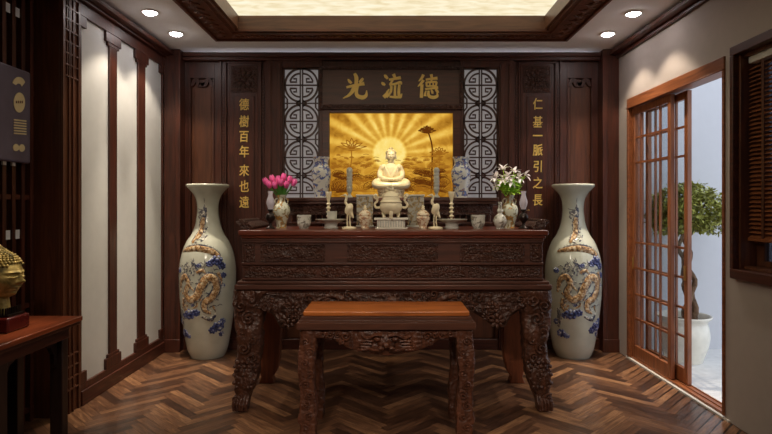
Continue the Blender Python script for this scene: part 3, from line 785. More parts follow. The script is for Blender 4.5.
for s in (-1, 1):                                        # dragon, cloud scrolls and flowers in relief
    pts = [(AX + s * x, 3.715 - .008 * sin(x * 40), .735 + .032 * sin(x * 17 + 1)) for x in [.1 + .56 * i / 40 for i in range(41)]]
    b.tube(pts, [.006 + .018 * sin(PI * min(1, i / 40 + .1)) for i in range(41)], 8)
    for i in range(4, 38, 2): p = pts[i]; b.ball((p[0], p[1] - .01, p[2] + .022), (.006, .006, .014), 6, 4)
    for i in range(20):
        x = rr.uniform(.06, .86); z = rr.uniform(apron_bottom(x) + .025, .78)
        spiral(b, AX + s * x, z, 3.702, rr.uniform(.018, .034), 1.4, .006, s * rr.choice((-1, 1)), rr.uniform(0, 6))
    for k, (x, z, r) in enumerate(((.69, .60, .05), (.66, .69, .04), (.62, .63, .03))):     # lotus at the corner lobe
        for j in range(8):
            a = j * PI / 4; b.ball((AX + s * x + r * .7 * cos(a), 3.70, z + r * .7 * sin(a)), (r * .42, .012, r * .25), 8, 5, Matrix.Rotation(-a, 3, 'Y'))
        b.ball((AX + s * x, 3.695, z), r * .3, 8)
b.ball((AX, 3.705, .72), (.05, .022, .045), 12)          # flaming pearl at the centre
for k in range(10):
    a = k * PI / 5; b.tube([(AX + .05 * cos(a), 3.71, .72 + .045 * sin(a)), (AX + .085 * cos(a + .3), 3.706, .72 + .06 * sin(a + .3))], [.009, .002], 6)
b.build('dragon_relief', M['carved_leg'], alt, smooth=60)
def front_leg(s):
    b = MB(o); sec = []                                  # x range and depth at each height, measured from the altar's centre line
    tab = [(.80, .82, 1.055), (.72, .845, 1.062), (.64, .862, 1.06), (.56, .872, 1.045), (.46, .876, 1.03), (.36, .878, 1.035), (.28, .892, 1.045), (.20, .905, 1.045), (.14, .93, 1.04), (.09, .955, 1.04), (.045, .965, 1.05), (0, .965, 1.045)]
    tab = tab[::-1]; n = 26; N = 64; rings = []
    for i in range(N + 1):
        z = .80 * i / N
        xi = interp([(t[0], t[1]) for t in tab], z); xo = interp([(t[0], t[2]) for t in tab], z)
        y0 = 3.70 + .012 * sin(z * 22); y1 = 3.86 - .05 * (1 - z / .8)
        cx, cy, hx, hy = (xi + xo) / 2, (y0 + y1) / 2, (xo - xi) / 2, (y1 - y0) / 2
        ringp = []
        for k in range(n):
            a = 2 * PI * k / n; ca, sa = cos(a), sin(a)
            q = (abs(ca) ** 4 + abs(sa) ** 4) ** -.25
            d = noise.noise(Vector((ca * 2.4 + 7 * s, sa * 2.4, z * 17))) * .013 + abs(noise.noise(Vector((ca * 5, sa * 5, z * 34)))) * .01
            e = .1 + .9 * min(1, z * 14)
            ringp.append((AX + s * (cx + ca * q * (hx + d * e)), cy + sa * q * (hy + d * e), z))
        rings.append(ringp)
    b.loft(rings); L = b.build('leg', M['carved_leg'], alt, smooth=50)
    b = MB(o); rr = random.Random(9)
    for j in range(7):                                   # berry rosettes on the lower leg
        for i in range(5):
            z = .165 + j * .027; x = lerp(interp([(t[0], t[1]) for t in tab], z) + .012, interp([(t[0], t[2]) for t in tab], z) - .002, (i + .5 * (j % 2)) / 4.4)
            if x < 1.05: b.ball((AX + s * x, 3.698 + rr.uniform(-.004, .006), z), rr.uniform(.011, .016), 8)
    for k in range(6):
        z = .15 + k * .035; b.ball((AX + s * (interp([(t[0], t[2]) for t in tab], z) + .004), 3.75, z), (.014, .02, .015), 8)
    for cx, cz, r, d in ((.93, .74, .05, 1), (1.0, .70, .045, -1), (.95, .62, .05, -1), (.99, .53, .045, 1), (.92, .48, .035, -1), (.98, .42, .04, 1), (.93, .36, .03, 1)):
        spiral(b, AX + s * cx, cz, 3.699, r, 1.6, .009, s * d, 1.0, dep=.016)
    for k in range(5):                                   # claw over the ball of the foot
        b.tube(crom([(AX + s * (.955 + k * .02), 3.715, .105), (AX + s * (.962 + k * .021), 3.685, .065), (AX + s * (.97 + k * .019), 3.69, .012)], 3), .011, 6)
    spiral(b, AX + s * 1.03, .085, 3.70, .035, 1.5, .010, s, 1, dep=.01)
    b.build('leg_carving', M['carved_leg'], L, smooth=60)
def rear_leg(s):
    b = MB(o); tab = [(0, .90, 1.02), (.045, .90, 1.02), (.05, .915, 1.0), (.07, .885, 1.01), (.2, .86, 1.03), (.4, .85, 1.02), (.6, .855, 1.02), (.8, .85, 1.03)]
    rings = []
    for i in range(17):
        z = .8 * i / 16; xi, xo = interp([(t[0], t[1]) for t in tab], z), interp([(t[0], t[2]) for t in tab], z)
        rings.append([(AX + s * xi, 4.285, z), (AX + s * xo, 4.285, z), (AX + s * xo, 4.37, z), (AX + s * xi, 4.37, z)])
    b.loft(rings); b.build('leg', M['rear_leg'], alt, smooth=30, bevel=.006)
for s in (-1, 1): front_leg(s); rear_leg(s)
b = MB(o)
for s in (-1, 1): b.box(AX + s * .99 - .02, AX + s * .99 + .02, 3.86, 4.285, .66, .795)
b.box(AX - .9, AX + .9, 4.33, 4.37, .68, .795); b.build('side_apron', M['altar_y'], alt, bevel=.003)
for s in (-1, 1):                                        # upturned carved ends of the top
    b = MB(o); X0 = AX + s * .985
    rings = []
    for i in range(15):
        t_ = i / 14; z = ATOP + .05 * t_; x = X0 + s * (.005 + .055 * t_ ** 2 - .02 * sin(PI * t_)); w = .028 - .008 * t_
        rings.append([(x - w, 3.80, z), (x + w, 3.80, z), (x + w, 4.36, z), (x - w, 4.36, z)])
    b.loft(rings)
    for k in range(9): spiral(b, X0 + s * (.0 + .02 * (k % 3)), ATOP + .014 + .005 * k, 3.795, .014, 1.3, .006, s, k, dep=.004)
    b.tube([(X0 + s * .06, 3.80, ATOP + .052), (X0 + s * .06, 4.36, ATOP + .052)], .018, 10)
    b.build('end_scroll', M['carved'], alt, smooth=45)

# rear tier that carries the statue
SY = 4.46; STOP = Z_(197.5, SY)
o = (AX, 5.28, 1.22); sh = thing('altar_shelf', o, 'raised dark wooden shelf behind the offerings, carrying the white seated statue', 'shelf')
xa, xc = X_(283, SY), X_(499, SY)
b = MB(o); b.box(xa, xc, SY, 5.283, STOP - .03, STOP); b.box(xa + .012, xc - .012, SY + .012, 5.283, STOP - .055, STOP - .03); b.build('shelf_top', M['altar_x'], sh, bevel=.006)
b = MB(o); b.box(xa + .04, xc - .04, SY + .05, 5.283, STOP - .055 - .075, STOP - .055); b.box(xa + .03, xc - .03, SY + .035, SY + .05, STOP - .14, STOP - .12); b.build('frieze', M['carved_fine'], sh, bevel=.003)
b = MB(o); zb_ = 1.215
b.box(xa + .04, xc - .04, SY + .22, 5.283, zb_, STOP - .13); b.box(xa + .04, xc - .04, SY + .03, SY + .22, zb_, zb_ + .015); b.build('back_panel', M['dark_x'], sh, bevel=.003)
for i in range(34):
    x = lerp(xa + .06, xc - .06, i / 33)
    b = MB(o); b.lathe([(.005, zb_ + .015), (.008, zb_ + .03), (.0045, zb_ + .045), (.008, zb_ + .06), (.0045, zb_ + .08), (.006, STOP - .13)], (x, SY + .07, 0), 8); b.build('spindle', M['panel_z'], sh)

# ------------------------------------------------------------------ bench in front
BX = -.01; o = (BX, 3.28, 0); BT = .738
bn = thing('offering_table', o, 'low carved wooden table with a polished orange top, standing in front of the altar', 'table')
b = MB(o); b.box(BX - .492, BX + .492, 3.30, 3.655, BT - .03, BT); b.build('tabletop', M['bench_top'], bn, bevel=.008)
b = MB(o); b.box(BX - .50, BX + .50, 3.293, 3.66, BT - .048, BT - .03); b.box(BX - .512, BX + .512, 3.286, 3.665, BT - .062, BT - .052); b.box(BX - .503, BX + .503, 3.29, 3.662, BT - .052, BT - .048)
b.box(BX - .524, BX + .524, 3.277, 3.665, .634, BT - .062); b.build('frame', M['bench_x'], bn, bevel=.006)
def bap(x):
    x = abs(x); return interp([(0, .478), (.08, .485), (.16, .50), (.22, .52), (.27, .545), (.32, .575), (.37, .578), (.42, .58)], x)
b = MB(o); w_ = .425
def fn(u, v):
    x = lerp(-w_, w_, u); z = lerp(bap(x), .634, v)
    h = .4 + .5 * noise.noise(Vector((x * 16, z * 18, 1.3))) + .6 * abs(noise.noise(Vector((x * 40, z * 42, 6))))
    return (BX + x, 3.306 - .016 * h * min(1, v * 6) * min(1, (1 - v) * 8 + .2), z)
b.grid(110, 22, fn); b.grid(110, 1, lambda u, v: (BX + lerp(-w_, w_, u), 3.34, lerp(bap(lerp(-w_, w_, u)), .634, v))); b.grid(110, 1, lambda u, v: (BX + lerp(-w_, w_, u), lerp(3.306, 3.34, v), bap(lerp(-w_, w_, u))))
b.build('apron', M['bench_carved'], bn, smooth=60)
b = MB(o); y = 3.297                                       # beast mask in the middle of the apron
b.ball((BX, y + .006, .555), (.06, .024, .05), 14); b.ball((BX, y - .022, .545), (.024, .022, .018), 10)
for s in (-1, 1):
    b.ball((BX + s * .052, y - .012, .578), (.022, .018, .014), 10); b.ball((BX + s * .03, y - .02, .528), (.022, .016, .012), 8)
    b.tube(crom([(BX + s * .012, y - .02, .60), (BX + s * .06, y - .018, .606), (BX + s * .11, y - .01, .585), (BX + s * .145, y - .005, .60)], 4), [.010] * 12 + [.003], 6)
    b.tube(crom([(BX + s * .015, y - .012, .515), (BX + s * .07, y - .014, .512), (BX + s * .13, y - .008, .53), (BX + s * .15, y - .004, .515)], 4), [.009] * 12 + [.003], 6)
    for k in range(4): b.tube(crom([(BX + s * (.075 + .012 * k), y - .008, .565 - .016 * k), (BX + s * (.115 + .01 * k), y - .012, .57 - .018 * k), (BX + s * (.15 + .005 * k), y - .004, .562 - .016 * k)], 3), [.007] * 6 + [.002], 6)
    b.box(BX + s * .20 - .003, BX + s * .20 + .003, 3.288, 3.31, .52, .63)
    for k, (x, z, r) in enumerate(((.24, .595, .026), (.285, .605, .02), (.33, .60, .022), (.375, .605, .018), (.26, .56, .016))): spiral(b, BX + s * x, z, y - .008, r, 1.4, .006, s * (-1) ** k, k, dep=.006)
b.build('beast_mask_relief', M['bench_carved'], bn, smooth=60)
def bench_leg(s, y0, y1, xi, xo):
    b = MB(o); N = 54; n = 20; rings = []
    for i in range(N + 1):
        z = .634 * i / N
        f_ = .007 * sin(z * 16 + 1); x0, x1 = xi - (.006 * sin(z * 13)), xo + f_ - (.012 if z < .08 else 0)
        cx, cy, hx, hy = (x0 + x1) / 2, (y0 + y1) / 2, (x1 - x0) / 2, (y1 - y0) / 2 - .004 + .5 * f_
        r_ = []
        for k in range(n):
            a = 2 * PI * k / n + PI / n; ca, sa = cos(a), sin(a); q = (abs(ca) ** 6 + abs(sa) ** 6) ** (-1 / 6)
            d = .007 * noise.noise(Vector((ca * 2.5 + 3 * s, sa * 2.5, z * 22))) + .006 * abs(noise.noise(Vector((ca * 5, sa * 5, z * 40))))
            r_.append((BX + s * (cx + ca * q * (hx + d)), cy + sa * q * (hy + d), z))
        rings.append(r_)
    b.loft(rings); L = b.build('leg', M['bench_carved'], bn, smooth=50)
    if y0 < 3.4:
        b = MB(o)
        for k in range(9):
            z = .06 + k * .063; spiral(b, BX + s * (.462 + .012 * (-1) ** k), z, y0 + .003, .026, 1.4, .0065, s * (-1) ** k, k * .8, dep=.008)
        b.build('leg_carving', M['bench_carved'], L, smooth=60)
for s in (-1, 1): bench_leg(s, 3.285, 3.375, .418, .515); bench_leg(s, 3.57, 3.655, .405, .50)
b = MB(o)
for s in (-1, 1): b.box(BX + s * .46 - .012, BX + s * .46 + .012, 3.38, 3.565, .575, .634)
b.box(BX - .40, BX + .40, 3.62, 3.645, .585, .634); b.build('side_apron', M["bench_x"], bn, bevel=.003)

# ------------------------------------------------------------------ left side table, hanging board, slatted screen
TZ = .702; o = (-2.05, 3.0, 0)
ct = thing('console_table', o, 'dark narrow wooden side table carrying the golden head, against the slatted screen', 'table')
tx0, tx1, ty0, ty1 = -2.25, -1.83, 2.62, 3.36
b = MB(o); b.box(tx0, tx1, ty0, ty1, TZ - .028, TZ); b.build('tabletop', M['table_top'], ct, bevel=.005)
b = MB(o); b.box(tx0 + .012, tx1 - .012, ty0 + .012, ty1 - .012, TZ - .048, TZ - .028); b.box(tx1 - .075, tx1 - .055, ty0 + .05, ty1 - .05, TZ - .12, TZ - .048); b.box(tx0 + .03, tx0 + .05, ty0 + .05, ty1 - .05, TZ - .12, TZ - .048); b.box(tx0 + .05, tx1 - .075, ty1 - .085, ty1 - .065, TZ - .12, TZ - .048)
b.build('apron', M['dark_y'], ct, bevel=.003)
for x in (tx1 - .13, tx0 + .03):
    for y in (ty0 + .1, ty1 - .115):
        b = MB(o); b.box(x, x + .072, y, y + .06, 0, TZ - .048); b.build('leg', M['black_wood'], ct, bevel=.004)
for y, s in ((ty0 + .16, 1), (ty1 - .115, -1)):
    b = MB(o); x = tx1 - .1
    pts = [(0, 0), (.10, 0), (.095, -.02), (.06, -.03), (.045, -.055), (.03, -.075), (.028, -.13), (.012, -.16), (0, -.16)]
    vs = [(xx, y + s * p[0], TZ - .12 + p[1]) for xx in (x - .012, x + .012) for p in pts]; n = len(pts)
    b.add(vs, [tuple(range(n)), tuple(range(2 * n - 1, n - 1, -1))] + [(i, (i + 1) % n, (i + 1) % n + n, i + n) for i in range(n)])
    b.build('bracket', M['black_wood'], ct, smooth=0)

o = (-2.28, 2.8, 0); sc = thing('slatted_screen', o, 'dark slatted wooden screen with small pale openings behind the golden head', 'screen')
b = MB(o); b.box(-2.299, -2.285, 1.0, 3.58, .001, 2.81); b.build('backing', M['black_wood'], sc, smooth=0)
b = MB(o); y = 1.0516; ys = []
while y < 3.56:
    b.box(-2.285, -2.255, y, y + .03, .001, 2.81); b.box(-2.285, -2.268, y + .042, y + .052, .001, 2.81); ys.append(y + .064); y += .0855
b.build('slats', M['dark_z'], sc, smooth=0)
b = MB(o)
for z in (.06, .72, 1.4, 2.06, 2.66): b.box(-2.285, -2.262, 1.0, 3.58, z, z + .03)
b.build('rails', M['dark_y'], sc, smooth=0)
for y in [q for q in ys if 3.3 < q < 3.46]:
    for z in (2.515, 1.16, .235):
        b = MB(o); b.box(-2.2675, -2.263, y - .030, y + .0165, z, z + .055); b.build('pane', M['pale_pane'], sc, smooth=0)

o = (-2.23, 3.1, 1.62); hb = thing('hanging_board', o, 'slate grey board with pale gold emblems hung on the slatted screen', 'wall board')
hx = -2.215; hy1 = hx * F / (31 - VX)
b = MB(o); zt, zl = Z_(72.5, hy1), Z_(164, hy1)
b.box(hx - .03, hx, 2.55, hy1, zl, zt); b.build('panel', M['board'], hb, bevel=.012)
for y in (2.7, hy1 - .1, hy1 - .18, 3.0):
    b = MB(o); b.box(hx - .04, hx - .03, y - .03, y, zl - .02, zl + .03); b.build('bracket', M['silver'], hb, smooth=0)
def yz(px): return hx * F / (px - VX)
def onboard(b, poly, d=.003):                            # flat emblem given as picture points on the board's face
    pts = [(yz(p[0]), Z_(p[1], yz(p[0]))) for p in poly]; n = len(pts)
    b.add([(x, q[0], q[1]) for x in (hx, hx + d) for q in pts], [tuple(range(n)), tuple(range(2 * n - 1, n - 1, -1))] + [(i, (i + 1) % n, (i + 1) % n + n, i + n) for i in range(n)])
b = MB(o); arc = lambda cx, cy, rx, ry, a0, a1, n=16: [(cx + rx * cos(lerp(a0, a1, i / n)), cy - ry * sin(lerp(a0, a1, i / n))) for i in range(n + 1)]
onboard(b, arc(18.5, 85, 6.5, 8, .35, PI - .25) + [(15.5, 85), (17.5, 83.4), (20, 84), (21.5, 86.5)]); b.build('fan_emblem', M['board_gold'], hb, smooth=0)
b = MB(o); onboard(b, arc(19, 102.5, 5.6, 10, 0, 2 * PI - .3, 24))
b.cur = 1
for k in range(4): onboard(b, [(15.3 + k * 1.9, 101), (16.5 + k * 1.9, 100.6), (16.6 + k * 1.9, 103.2), (15.4 + k * 1.9, 103.4)], .004)
b.build('round_emblem', [M['board_gold'], M['panel_z']], hb, smooth=0)
b = MB(o)
for k in range(6): onboard(b, [(13.6, 119 + k * 2.7), (26, 120.5 + k * 2.6), (26, 121.8 + k * 2.6), (13.6, 120.4 + k * 2.7)])
b.build('lettering', M['board_gold'], hb, smooth=0)
b = MB(o); onboard(b, arc(15.6, 147.5, 2.9, 3.6, .9, 2 * PI - .9, 12)[::1] + [(18, 149.8), (19, 149.4)] + arc(21.5, 148, 3, 3.8, PI + .9, 3 * PI - .9, 12) + [(19, 146.4)]); b.build('gourd_emblem', M['board_gold'], hb, smooth=0)
# ------------------------------------------------------------------ tall floor vases
VP = [(.151, 0), (.172, .05), (.188, .115), (.219, .314), (.240, .50), (.247, .62), (.249, .76), (.243, .86), (.222, .965), (.185, 1.06), (.146, 1.12), (.112, 1.21), (.098, 1.29), (.093, 1.36), (.102, 1.44), (.126, 1.495), (.165, 1.54), (.186, 1.562), (.190, 1.58)]
VP = [(r, z * .981) for r, z in VP]; VPS = smoothprof(VP, 4)
VR = sorted([(z, r) for r, z in VPS])
def vase(loc, label):
    t = thing('floor_vase', loc, label, 'vase', 'tall floor vases beside the altar')
    b = MB(); b.lathe(VPS + [(.182, 1.556), (.165, 1.545), (.12, 1.48), (.09, 1.40), (.08, 1.32)], n=56, cap=False)
    b.lathe([(.151, 0), (.001, .004)], n=56, cap=False); b.lathe([(.08, 1.32), (.001, 1.31)], n=56, cap=False)
    def S(px, z, off=.0):                                # point on the glaze: px = sideways metres from the front centre line
        r = interp(VR, z); a = px / max(r, .05); return ((r + off) * sin(a), -(r + off) * cos(a), z)
    def snake(b, pts, w, fl=.35, k=6, n=8, off=.001):
        q = crom([(p[0], p[1]) for p in pts], k); ww = [interp([(i, x) for i, x in enumerate(w)], j * (len(w) - 1) / (len(q) - 1)) for j in range(len(q))]
        P = [S(p[0], p[1], off) for p in q]; rings = []
        for i, p in enumerate(P):
            d = Vector(P[min(i + 1, len(P) - 1)]) - Vector(P[max(i - 1, 0)]); nr = Vector((p[0], p[1], 0)).normalized(); sd = d.cross(nr).normalized()
            rings.append([tuple(Vector(p) + sd * cos(2 * PI * m / n) * ww[i] + nr * sin(2 * PI * m / n) * ww[i] * fl) for m in range(n)])
        b.loft(rings)
    rr = random.Random(4)
    def outlined(pts, w, mi=1):                          # a painted relief band with a darker rim and spines
        b.cur = 2; snake(b, pts, [x * 1.22 + .002 for x in w], .12, off=.0)
        b.cur = mi; snake(b, pts, w, .34)
        q = crom(pts, 4)
        for k in range(2, len(q) - 2):
            dx, dz = q[k + 1][0] - q[k][0], q[k + 1][1] - q[k][1]; l = math.hypot(dx, dz) or 1
            ww = interp([(i, x) for i, x in enumerate(w)], k * (len(w) - 1) / (len(q) - 1)); nx, nz = -dz / l, dx / l
            b.cur = 2; snake(b, [(q[k][0] + nx * ww * .7, q[k][1] + nz * ww * .7), (q[k][0] + nx * ww * 1.5 - dx * .6, q[k][1] + nz * ww * 1.5 - dz * .6)], [.007, .0015], .4, k=2, n=5)
    outlined([(-.21, .955), (-.12, .975), (-.02, .985), (.08, .965), (.15, .925), (.19, .875)], [.008, .026, .034, .032, .024, .008])
    outlined([(-.085, 1.035), (-.04, 1.085), (-.018, 1.145), (-.014, 1.21), (-.004, 1.27)], [.012, .026, .022, .024, .010])
    outlined([(-.215, .60), (-.195, .70), (-.14, .745), (-.10, .68), (-.13, .60), (-.09, .545), (-.02, .575), (.02, .66), (.07, .735), (.13, .72), (.15, .64), (.11, .565), (.05, .52), (.05, .455), (.10, .42)], [.008, .022, .028, .026, .026, .03, .034, .036, .036, .034, .032, .032, .028, .02, .006])
    outlined([(-.16, .55), (-.17, .48), (-.13, .43)], [.018, .014, .004]); outlined([(.16, .78), (.19, .72), (.195, .66)], [.014, .014, .004]); outlined([(-.02, .78), (.03, .80), (.06, .77)], [.014, .016, .004])
    for k in range(14):
        b.cur = 1; x, z = rr.uniform(-.2, .16), rr.uniform(.46, .8); snake(b, [(x, z), (x + rr.uniform(-.05, .05), z - .03), (x + rr.uniform(-.07, .07), z - .06)], [.010, .008, .002], k=3)
    b.cur = 2                                            # mane, whiskers, claws, rocks
    for k in range(26):
        x = -.17 + .008 * k + rr.uniform(-.02, .02); z = .79 + rr.uniform(-.04, .05)
        snake(b, [(x, z), (x + .02, z + .03), (x + rr.uniform(-.02, .05), z + .07)], [.008, .006, .0015], k=3)
    for k in range(16):
        z = 1.03 + k * .018; x = -.01 + rr.uniform(-.035, .035); snake(b, [(x, z), (x + rr.uniform(-.03, .03), z + .02), (x + rr.uniform(-.04, .04), z + .035)], [.010, .009, .002], k=3)
    snake(b, [(-.01, 1.26), (.0, 1.31), (.006, 1.37)], [.028, .024, .006]); snake(b, [(.0, 1.37), (.0, 1.43)], [.003, .002])
    snake(b, [(-.21, .46), (-.19, .38), (-.20, .29)], [.012, .024, .012]); snake(b, [(.02, .40), (.1, .37), (.14, .42)], [.01, .022, .01])
    for k in range(30): x = rr.uniform(-.21, .17); z = rr.uniform(.44, .9); snake(b, [(x, z), (x + .02, z + .012), (x + .045, z + .0)], [.004, .006, .0015], k=3)
    b.cur = 3                                            # cobalt clouds
    for cx, cz, s in ((.15, .88, .05), (.20, .83, .036), (.09, .855, .032), (.215, .75, .03), (.21, .66, .022), (-.09, .415, .05), (-.03, .43, .036), (-.14, .40, .032), (.16, .30, .05), (.11, .27, .036), (.20, .34, .032), (.185, .225, .026), (-.17, .235, .04), (-.12, .215, .026), (-.23, .79, .028), (-.225, .335, .03), (.0, .84, .022), (-.06, .50, .02)):
        for k in range(7):
            a = k * .9 + cx * 20; b.ball(S(cx + s * .78 * cos(a), cz + s * .6 * sin(a), -.004), (s * .40, s * .40, s * .40), 8)
        b.ball(S(cx, cz, -.006), s * .5, 8)
    b.build('body', [M['celadon'], M['dragon'], M['mane'], M['cloud']], t, smooth=60)
    return t
v1 = vase((-1.64, 5.1, 0.001), 'tall celadon dragon vase left of the altar, by the white plaster fields')
v2 = dup(v1, (1.685, 5.1, 0.001), 'tall celadon dragon vase right of the altar, by the sliding door')

# ------------------------------------------------------------------ offerings on the altar
T = ATOP + .0005
def P(px, Y): return (X_(px, Y), Y, T)
def lathe_part(name, mat, t, prof, n=32, k=3, cap=True, sx=1, sy=1, c=(0, 0, 0)):
    b = MB(); b.lathe(smoothprof(prof, k) if k > 1 else prof, c, n, cap, sx, sy); return b.build(name, mat, t, smooth=50)
mm = .00705                                             # metres per pixel near Y = 3.95
# oil lamps
def oil_lamp(loc, label):
    t = thing('oil_lamp', loc, label, 'oil lamp', 'glass oil lamps at the altar ends')
    lathe_part('base', M['dark_iron'], t, [(.034, 0), (.034, .006), (.016, .018), (.010, .034), (.016, .046), (.030, .062), (.034, .082), (.026, .102), (.012, .112), (.012, .122), (.02, .126), (.02, .136)], 28)
    b = MB(); b.tube([(.018, 0, .13), (.036, 0, .13)], .002, 6); b.ball((.038, 0, .13), .006, 8); b.build('wick_knob', M['brass'], t)
    lathe_part('chimney', M['chimney'], t, [(.017, .135), (.020, .150), (.029, .178), (.026, .202), (.017, .228), (.0155, .245), (.021, .264)], 28, cap=False)
    return t
l1 = oil_lamp(P(270.5, 3.93), 'small oil lamp with a clear glass chimney, beside the pink tulip vase'); dup(l1, P(523.5, 3.93), 'small oil lamp with a clear glass chimney, beside the white lily vase')
# flower vases
def flower_vase(loc, label):
    t = thing('flower_vase', loc, label, 'vase', 'painted flower vases')
    lathe_part('body', M['famille'], t, [(.038, 0), (.036, .012), (.040, .04), (.056, .09), (.062, .125), (.056, .155), (.036, .178), (.027, .196), (.027, .214), (.036, .236), (.032, .237), (.022, .214), (.020, .19)], 32)
    for s in (-1, 1): b = MB(); b.tube(crom([(s * .030, 0, .215), (s * .046, 0, .205), (s * .046, 0, .185), (s * .04, 0, .175)], 3), .005, 6); b.build('handle', M['famille'], t)
    return t
VA, VB_ = P(281.5, 4.06), P(509.5, 4.06)
f1 = flower_vase(VA, 'painted porcelain vase holding pink tulips'); dup(f1, VB_, 'painted porcelain vase holding white lilies')
def petal(b, base, d, L, w, curl, n=5):                 # a cupped petal along direction d
    d = Vector(d).normalized(); sd = d.cross(Vector((0, 0, 1)));
    if sd.length < .01: sd = Vector((1, 0, 0))
    sd.normalize(); nr = sd.cross(d); vs = []
    for i in range(n + 1):
        t_ = i / n; c = Vector(base) + d * L * t_ + nr * curl * L * t_ * t_; ww = w * math.sin(PI * min(.97, t_ * .9 + .08)) ** .8
        vs += [c - sd * ww + nr * ww * .35, c - nr * .0, c + sd * ww + nr * ww * .35]
    b.add(vs, [(3 * i + j, 3 * i + j + 1, 3 * i + j + 4, 3 * i + j + 3) for i in range(n) for j in range(2)])
def tulip(base, tip, lean, label, col):
    t = thing('tulip', base, label, 'flower', 'pink tulips in the painted vase')
    B = Vector((0, 0, 0)); E = Vector(tip) - Vector(base)
    b = MB(); b.tube(crom([B, B.lerp(E, .5) + Vector((0, 0, .01)), E], 4), .003, 6); b.build('stem', M['green'], t)
    b = MB(); d = (E - B).normalized() + Vector((0, 0, .5)); d.normalize(); R_ = d.to_track_quat('Z', 'Y').to_matrix(); h = .058
    for k in range(6):                                  # six overlapping petals closed into a cup
        a0 = k * PI / 3; r0 = 1 if k % 2 else .88
        def fn(u, v, a0=a0, r0=r0):
            a = a0 + (u - .5) * 1.5 * (1 - .75 * max(0, v - .45) / .55); r = r0 * .021 * (sin(PI * min(1, .12 + v * .72)) ** .7) * (1.04 - .15 * abs(u - .5)); return E + R_ @ Vector((r * cos(a), r * sin(a), h * (v - .12) - .004 * abs(u - .5)))
        b.grid(4, 6, fn)
    b.build('bloom', M['pink'], t, smooth=180)
    b = MB(); q = B.lerp(E, .25); petal(b, q, (lean * .6, -.35, 1.0), .085, .011, -.15); petal(b, q, (-lean * .4, -.5, .8), .07, .010, -.25); b.build('leaf', M['green'], t, smooth=180)
tl = [(267, 181, 0), (273, 178.5, .01), (278.5, 179.5, -.03), (283.5, 177, .0), (289, 179.5, -.01), (293, 182, .01), (275.5, 184.5, -.04), (286, 184, -.04), (270, 184, -.03), (281, 182, -.05)]
wh = ['leftmost of the bunch', 'second from the left in the back row', 'left of the tallest bloom', 'tallest and most upright of the bunch', 'right of the tallest bloom', 'rightmost of the bunch', 'in front, low at the left centre', 'in front, low at the right centre', 'low at the left edge', 'in front at the very middle']
for (px, py, dy), w in zip(tl, wh):
    Y = 4.06 + dy; n0 = (VA[0] + (px - 281) * .0009, 4.06 + dy * .2, T + .20)
    tulip(n0, (X_(px, Y), Y, Z_(py + 3, Y)), (px - 281) / 12, 'pink tulip in the painted vase, ' + w, 'pink')
def lily(base, tip, face, label):
    t = thing('lily', base, label, 'flower', 'white lilies in the painted vase')
    E = Vector(tip) - Vector(base)
    b = MB(); b.tube(crom([Vector((0, 0, 0)), E * .5 + Vector((0, 0, .012)), E], 4), .0025, 6); b.build('stem', M['lime'], t)
    b = MB(); d = Vector(face).normalized(); R_ = d.to_track_quat('Z', 'Y').to_matrix()
    for k in range(6):
        a = k * PI / 3; dv = R_ @ Vector((cos(a) * .9, sin(a) * .9, .75)); petal(b, E, dv, .056, .0135, -.3)
    b.tube([E, E + R_ @ Vector((0, 0, .03))], .003, 5); b.build('bloom', M['lily'], t, smooth=180)
    b = MB(); rr = random.Random(int(abs(tip[0]) * 1e4))
    for k in range(13):
        q = E * rr.uniform(.3, .85); petal(b, q, (rr.uniform(-1, 1), rr.uniform(-1.2, -.1), rr.uniform(-.1, .8)), rr.uniform(.045, .075), .013, -.2)
    b.build('leaf', M['lime'], t, smooth=180)
ll = [(496, 177, -.02, (-.7, -.6, .4)), (503, 169.5, .0, (-.2, -.5, .9)), (508, 176, -.05, (-.1, -1, .3)), (514, 172, .0, (.2, -.5, .8)), (519, 177.5, -.03, (.4, -.9, .2)), (525, 175.5, .0, (.9, -.3, .3)), (497, 184, -.03, (-.6, -.7, -.1)), (511, 181, -.06, (.1, -1, .1)), (503, 179, -.05, (-.3, -1, .2))]
wl = ['leftmost, facing left', 'topmost of the bunch', 'central one facing the room', 'upright one right of the topmost', 'right of centre, facing forward', 'rightmost, reaching out sideways', 'lowest at the left edge', 'lowest at the centre', 'just left of the central one']
for (px, py, dy, fc), w in zip(ll, wl):
    Y = 4.06 + dy; n0 = (VB_[0] + (px - 510) * .0009, 4.06 + dy * .2, T + .20)
    lily(n0, (X_(px, Y), Y, Z_(py, Y)), fc, 'white lily in the painted vase, ' + w)
# bowls
def bowl(loc, label):
    t = thing('offering_bowl', loc, label, 'bowl', 'small painted porcelain bowls')
    lathe_part('body', M['greyscape'], t, [(.032, 0), (.034, .008), (.044, .02), (.049, .046), (.0485, .05), (.0475, .053), (.050, .058), (.0505, .072), (.0495, .076), (.051, .08), (.0515, .096), (.0485, .096), (.045, .06), (.03, .02), (.004, .015)], 36, 1); return t
b1 = bowl(P(304, 3.97), 'small grey painted porcelain bowl between the tulips and the low fruit stand'); dup(b1, P(478, 3.97), 'small grey painted porcelain bowl between the low fruit stand and the white lilies')
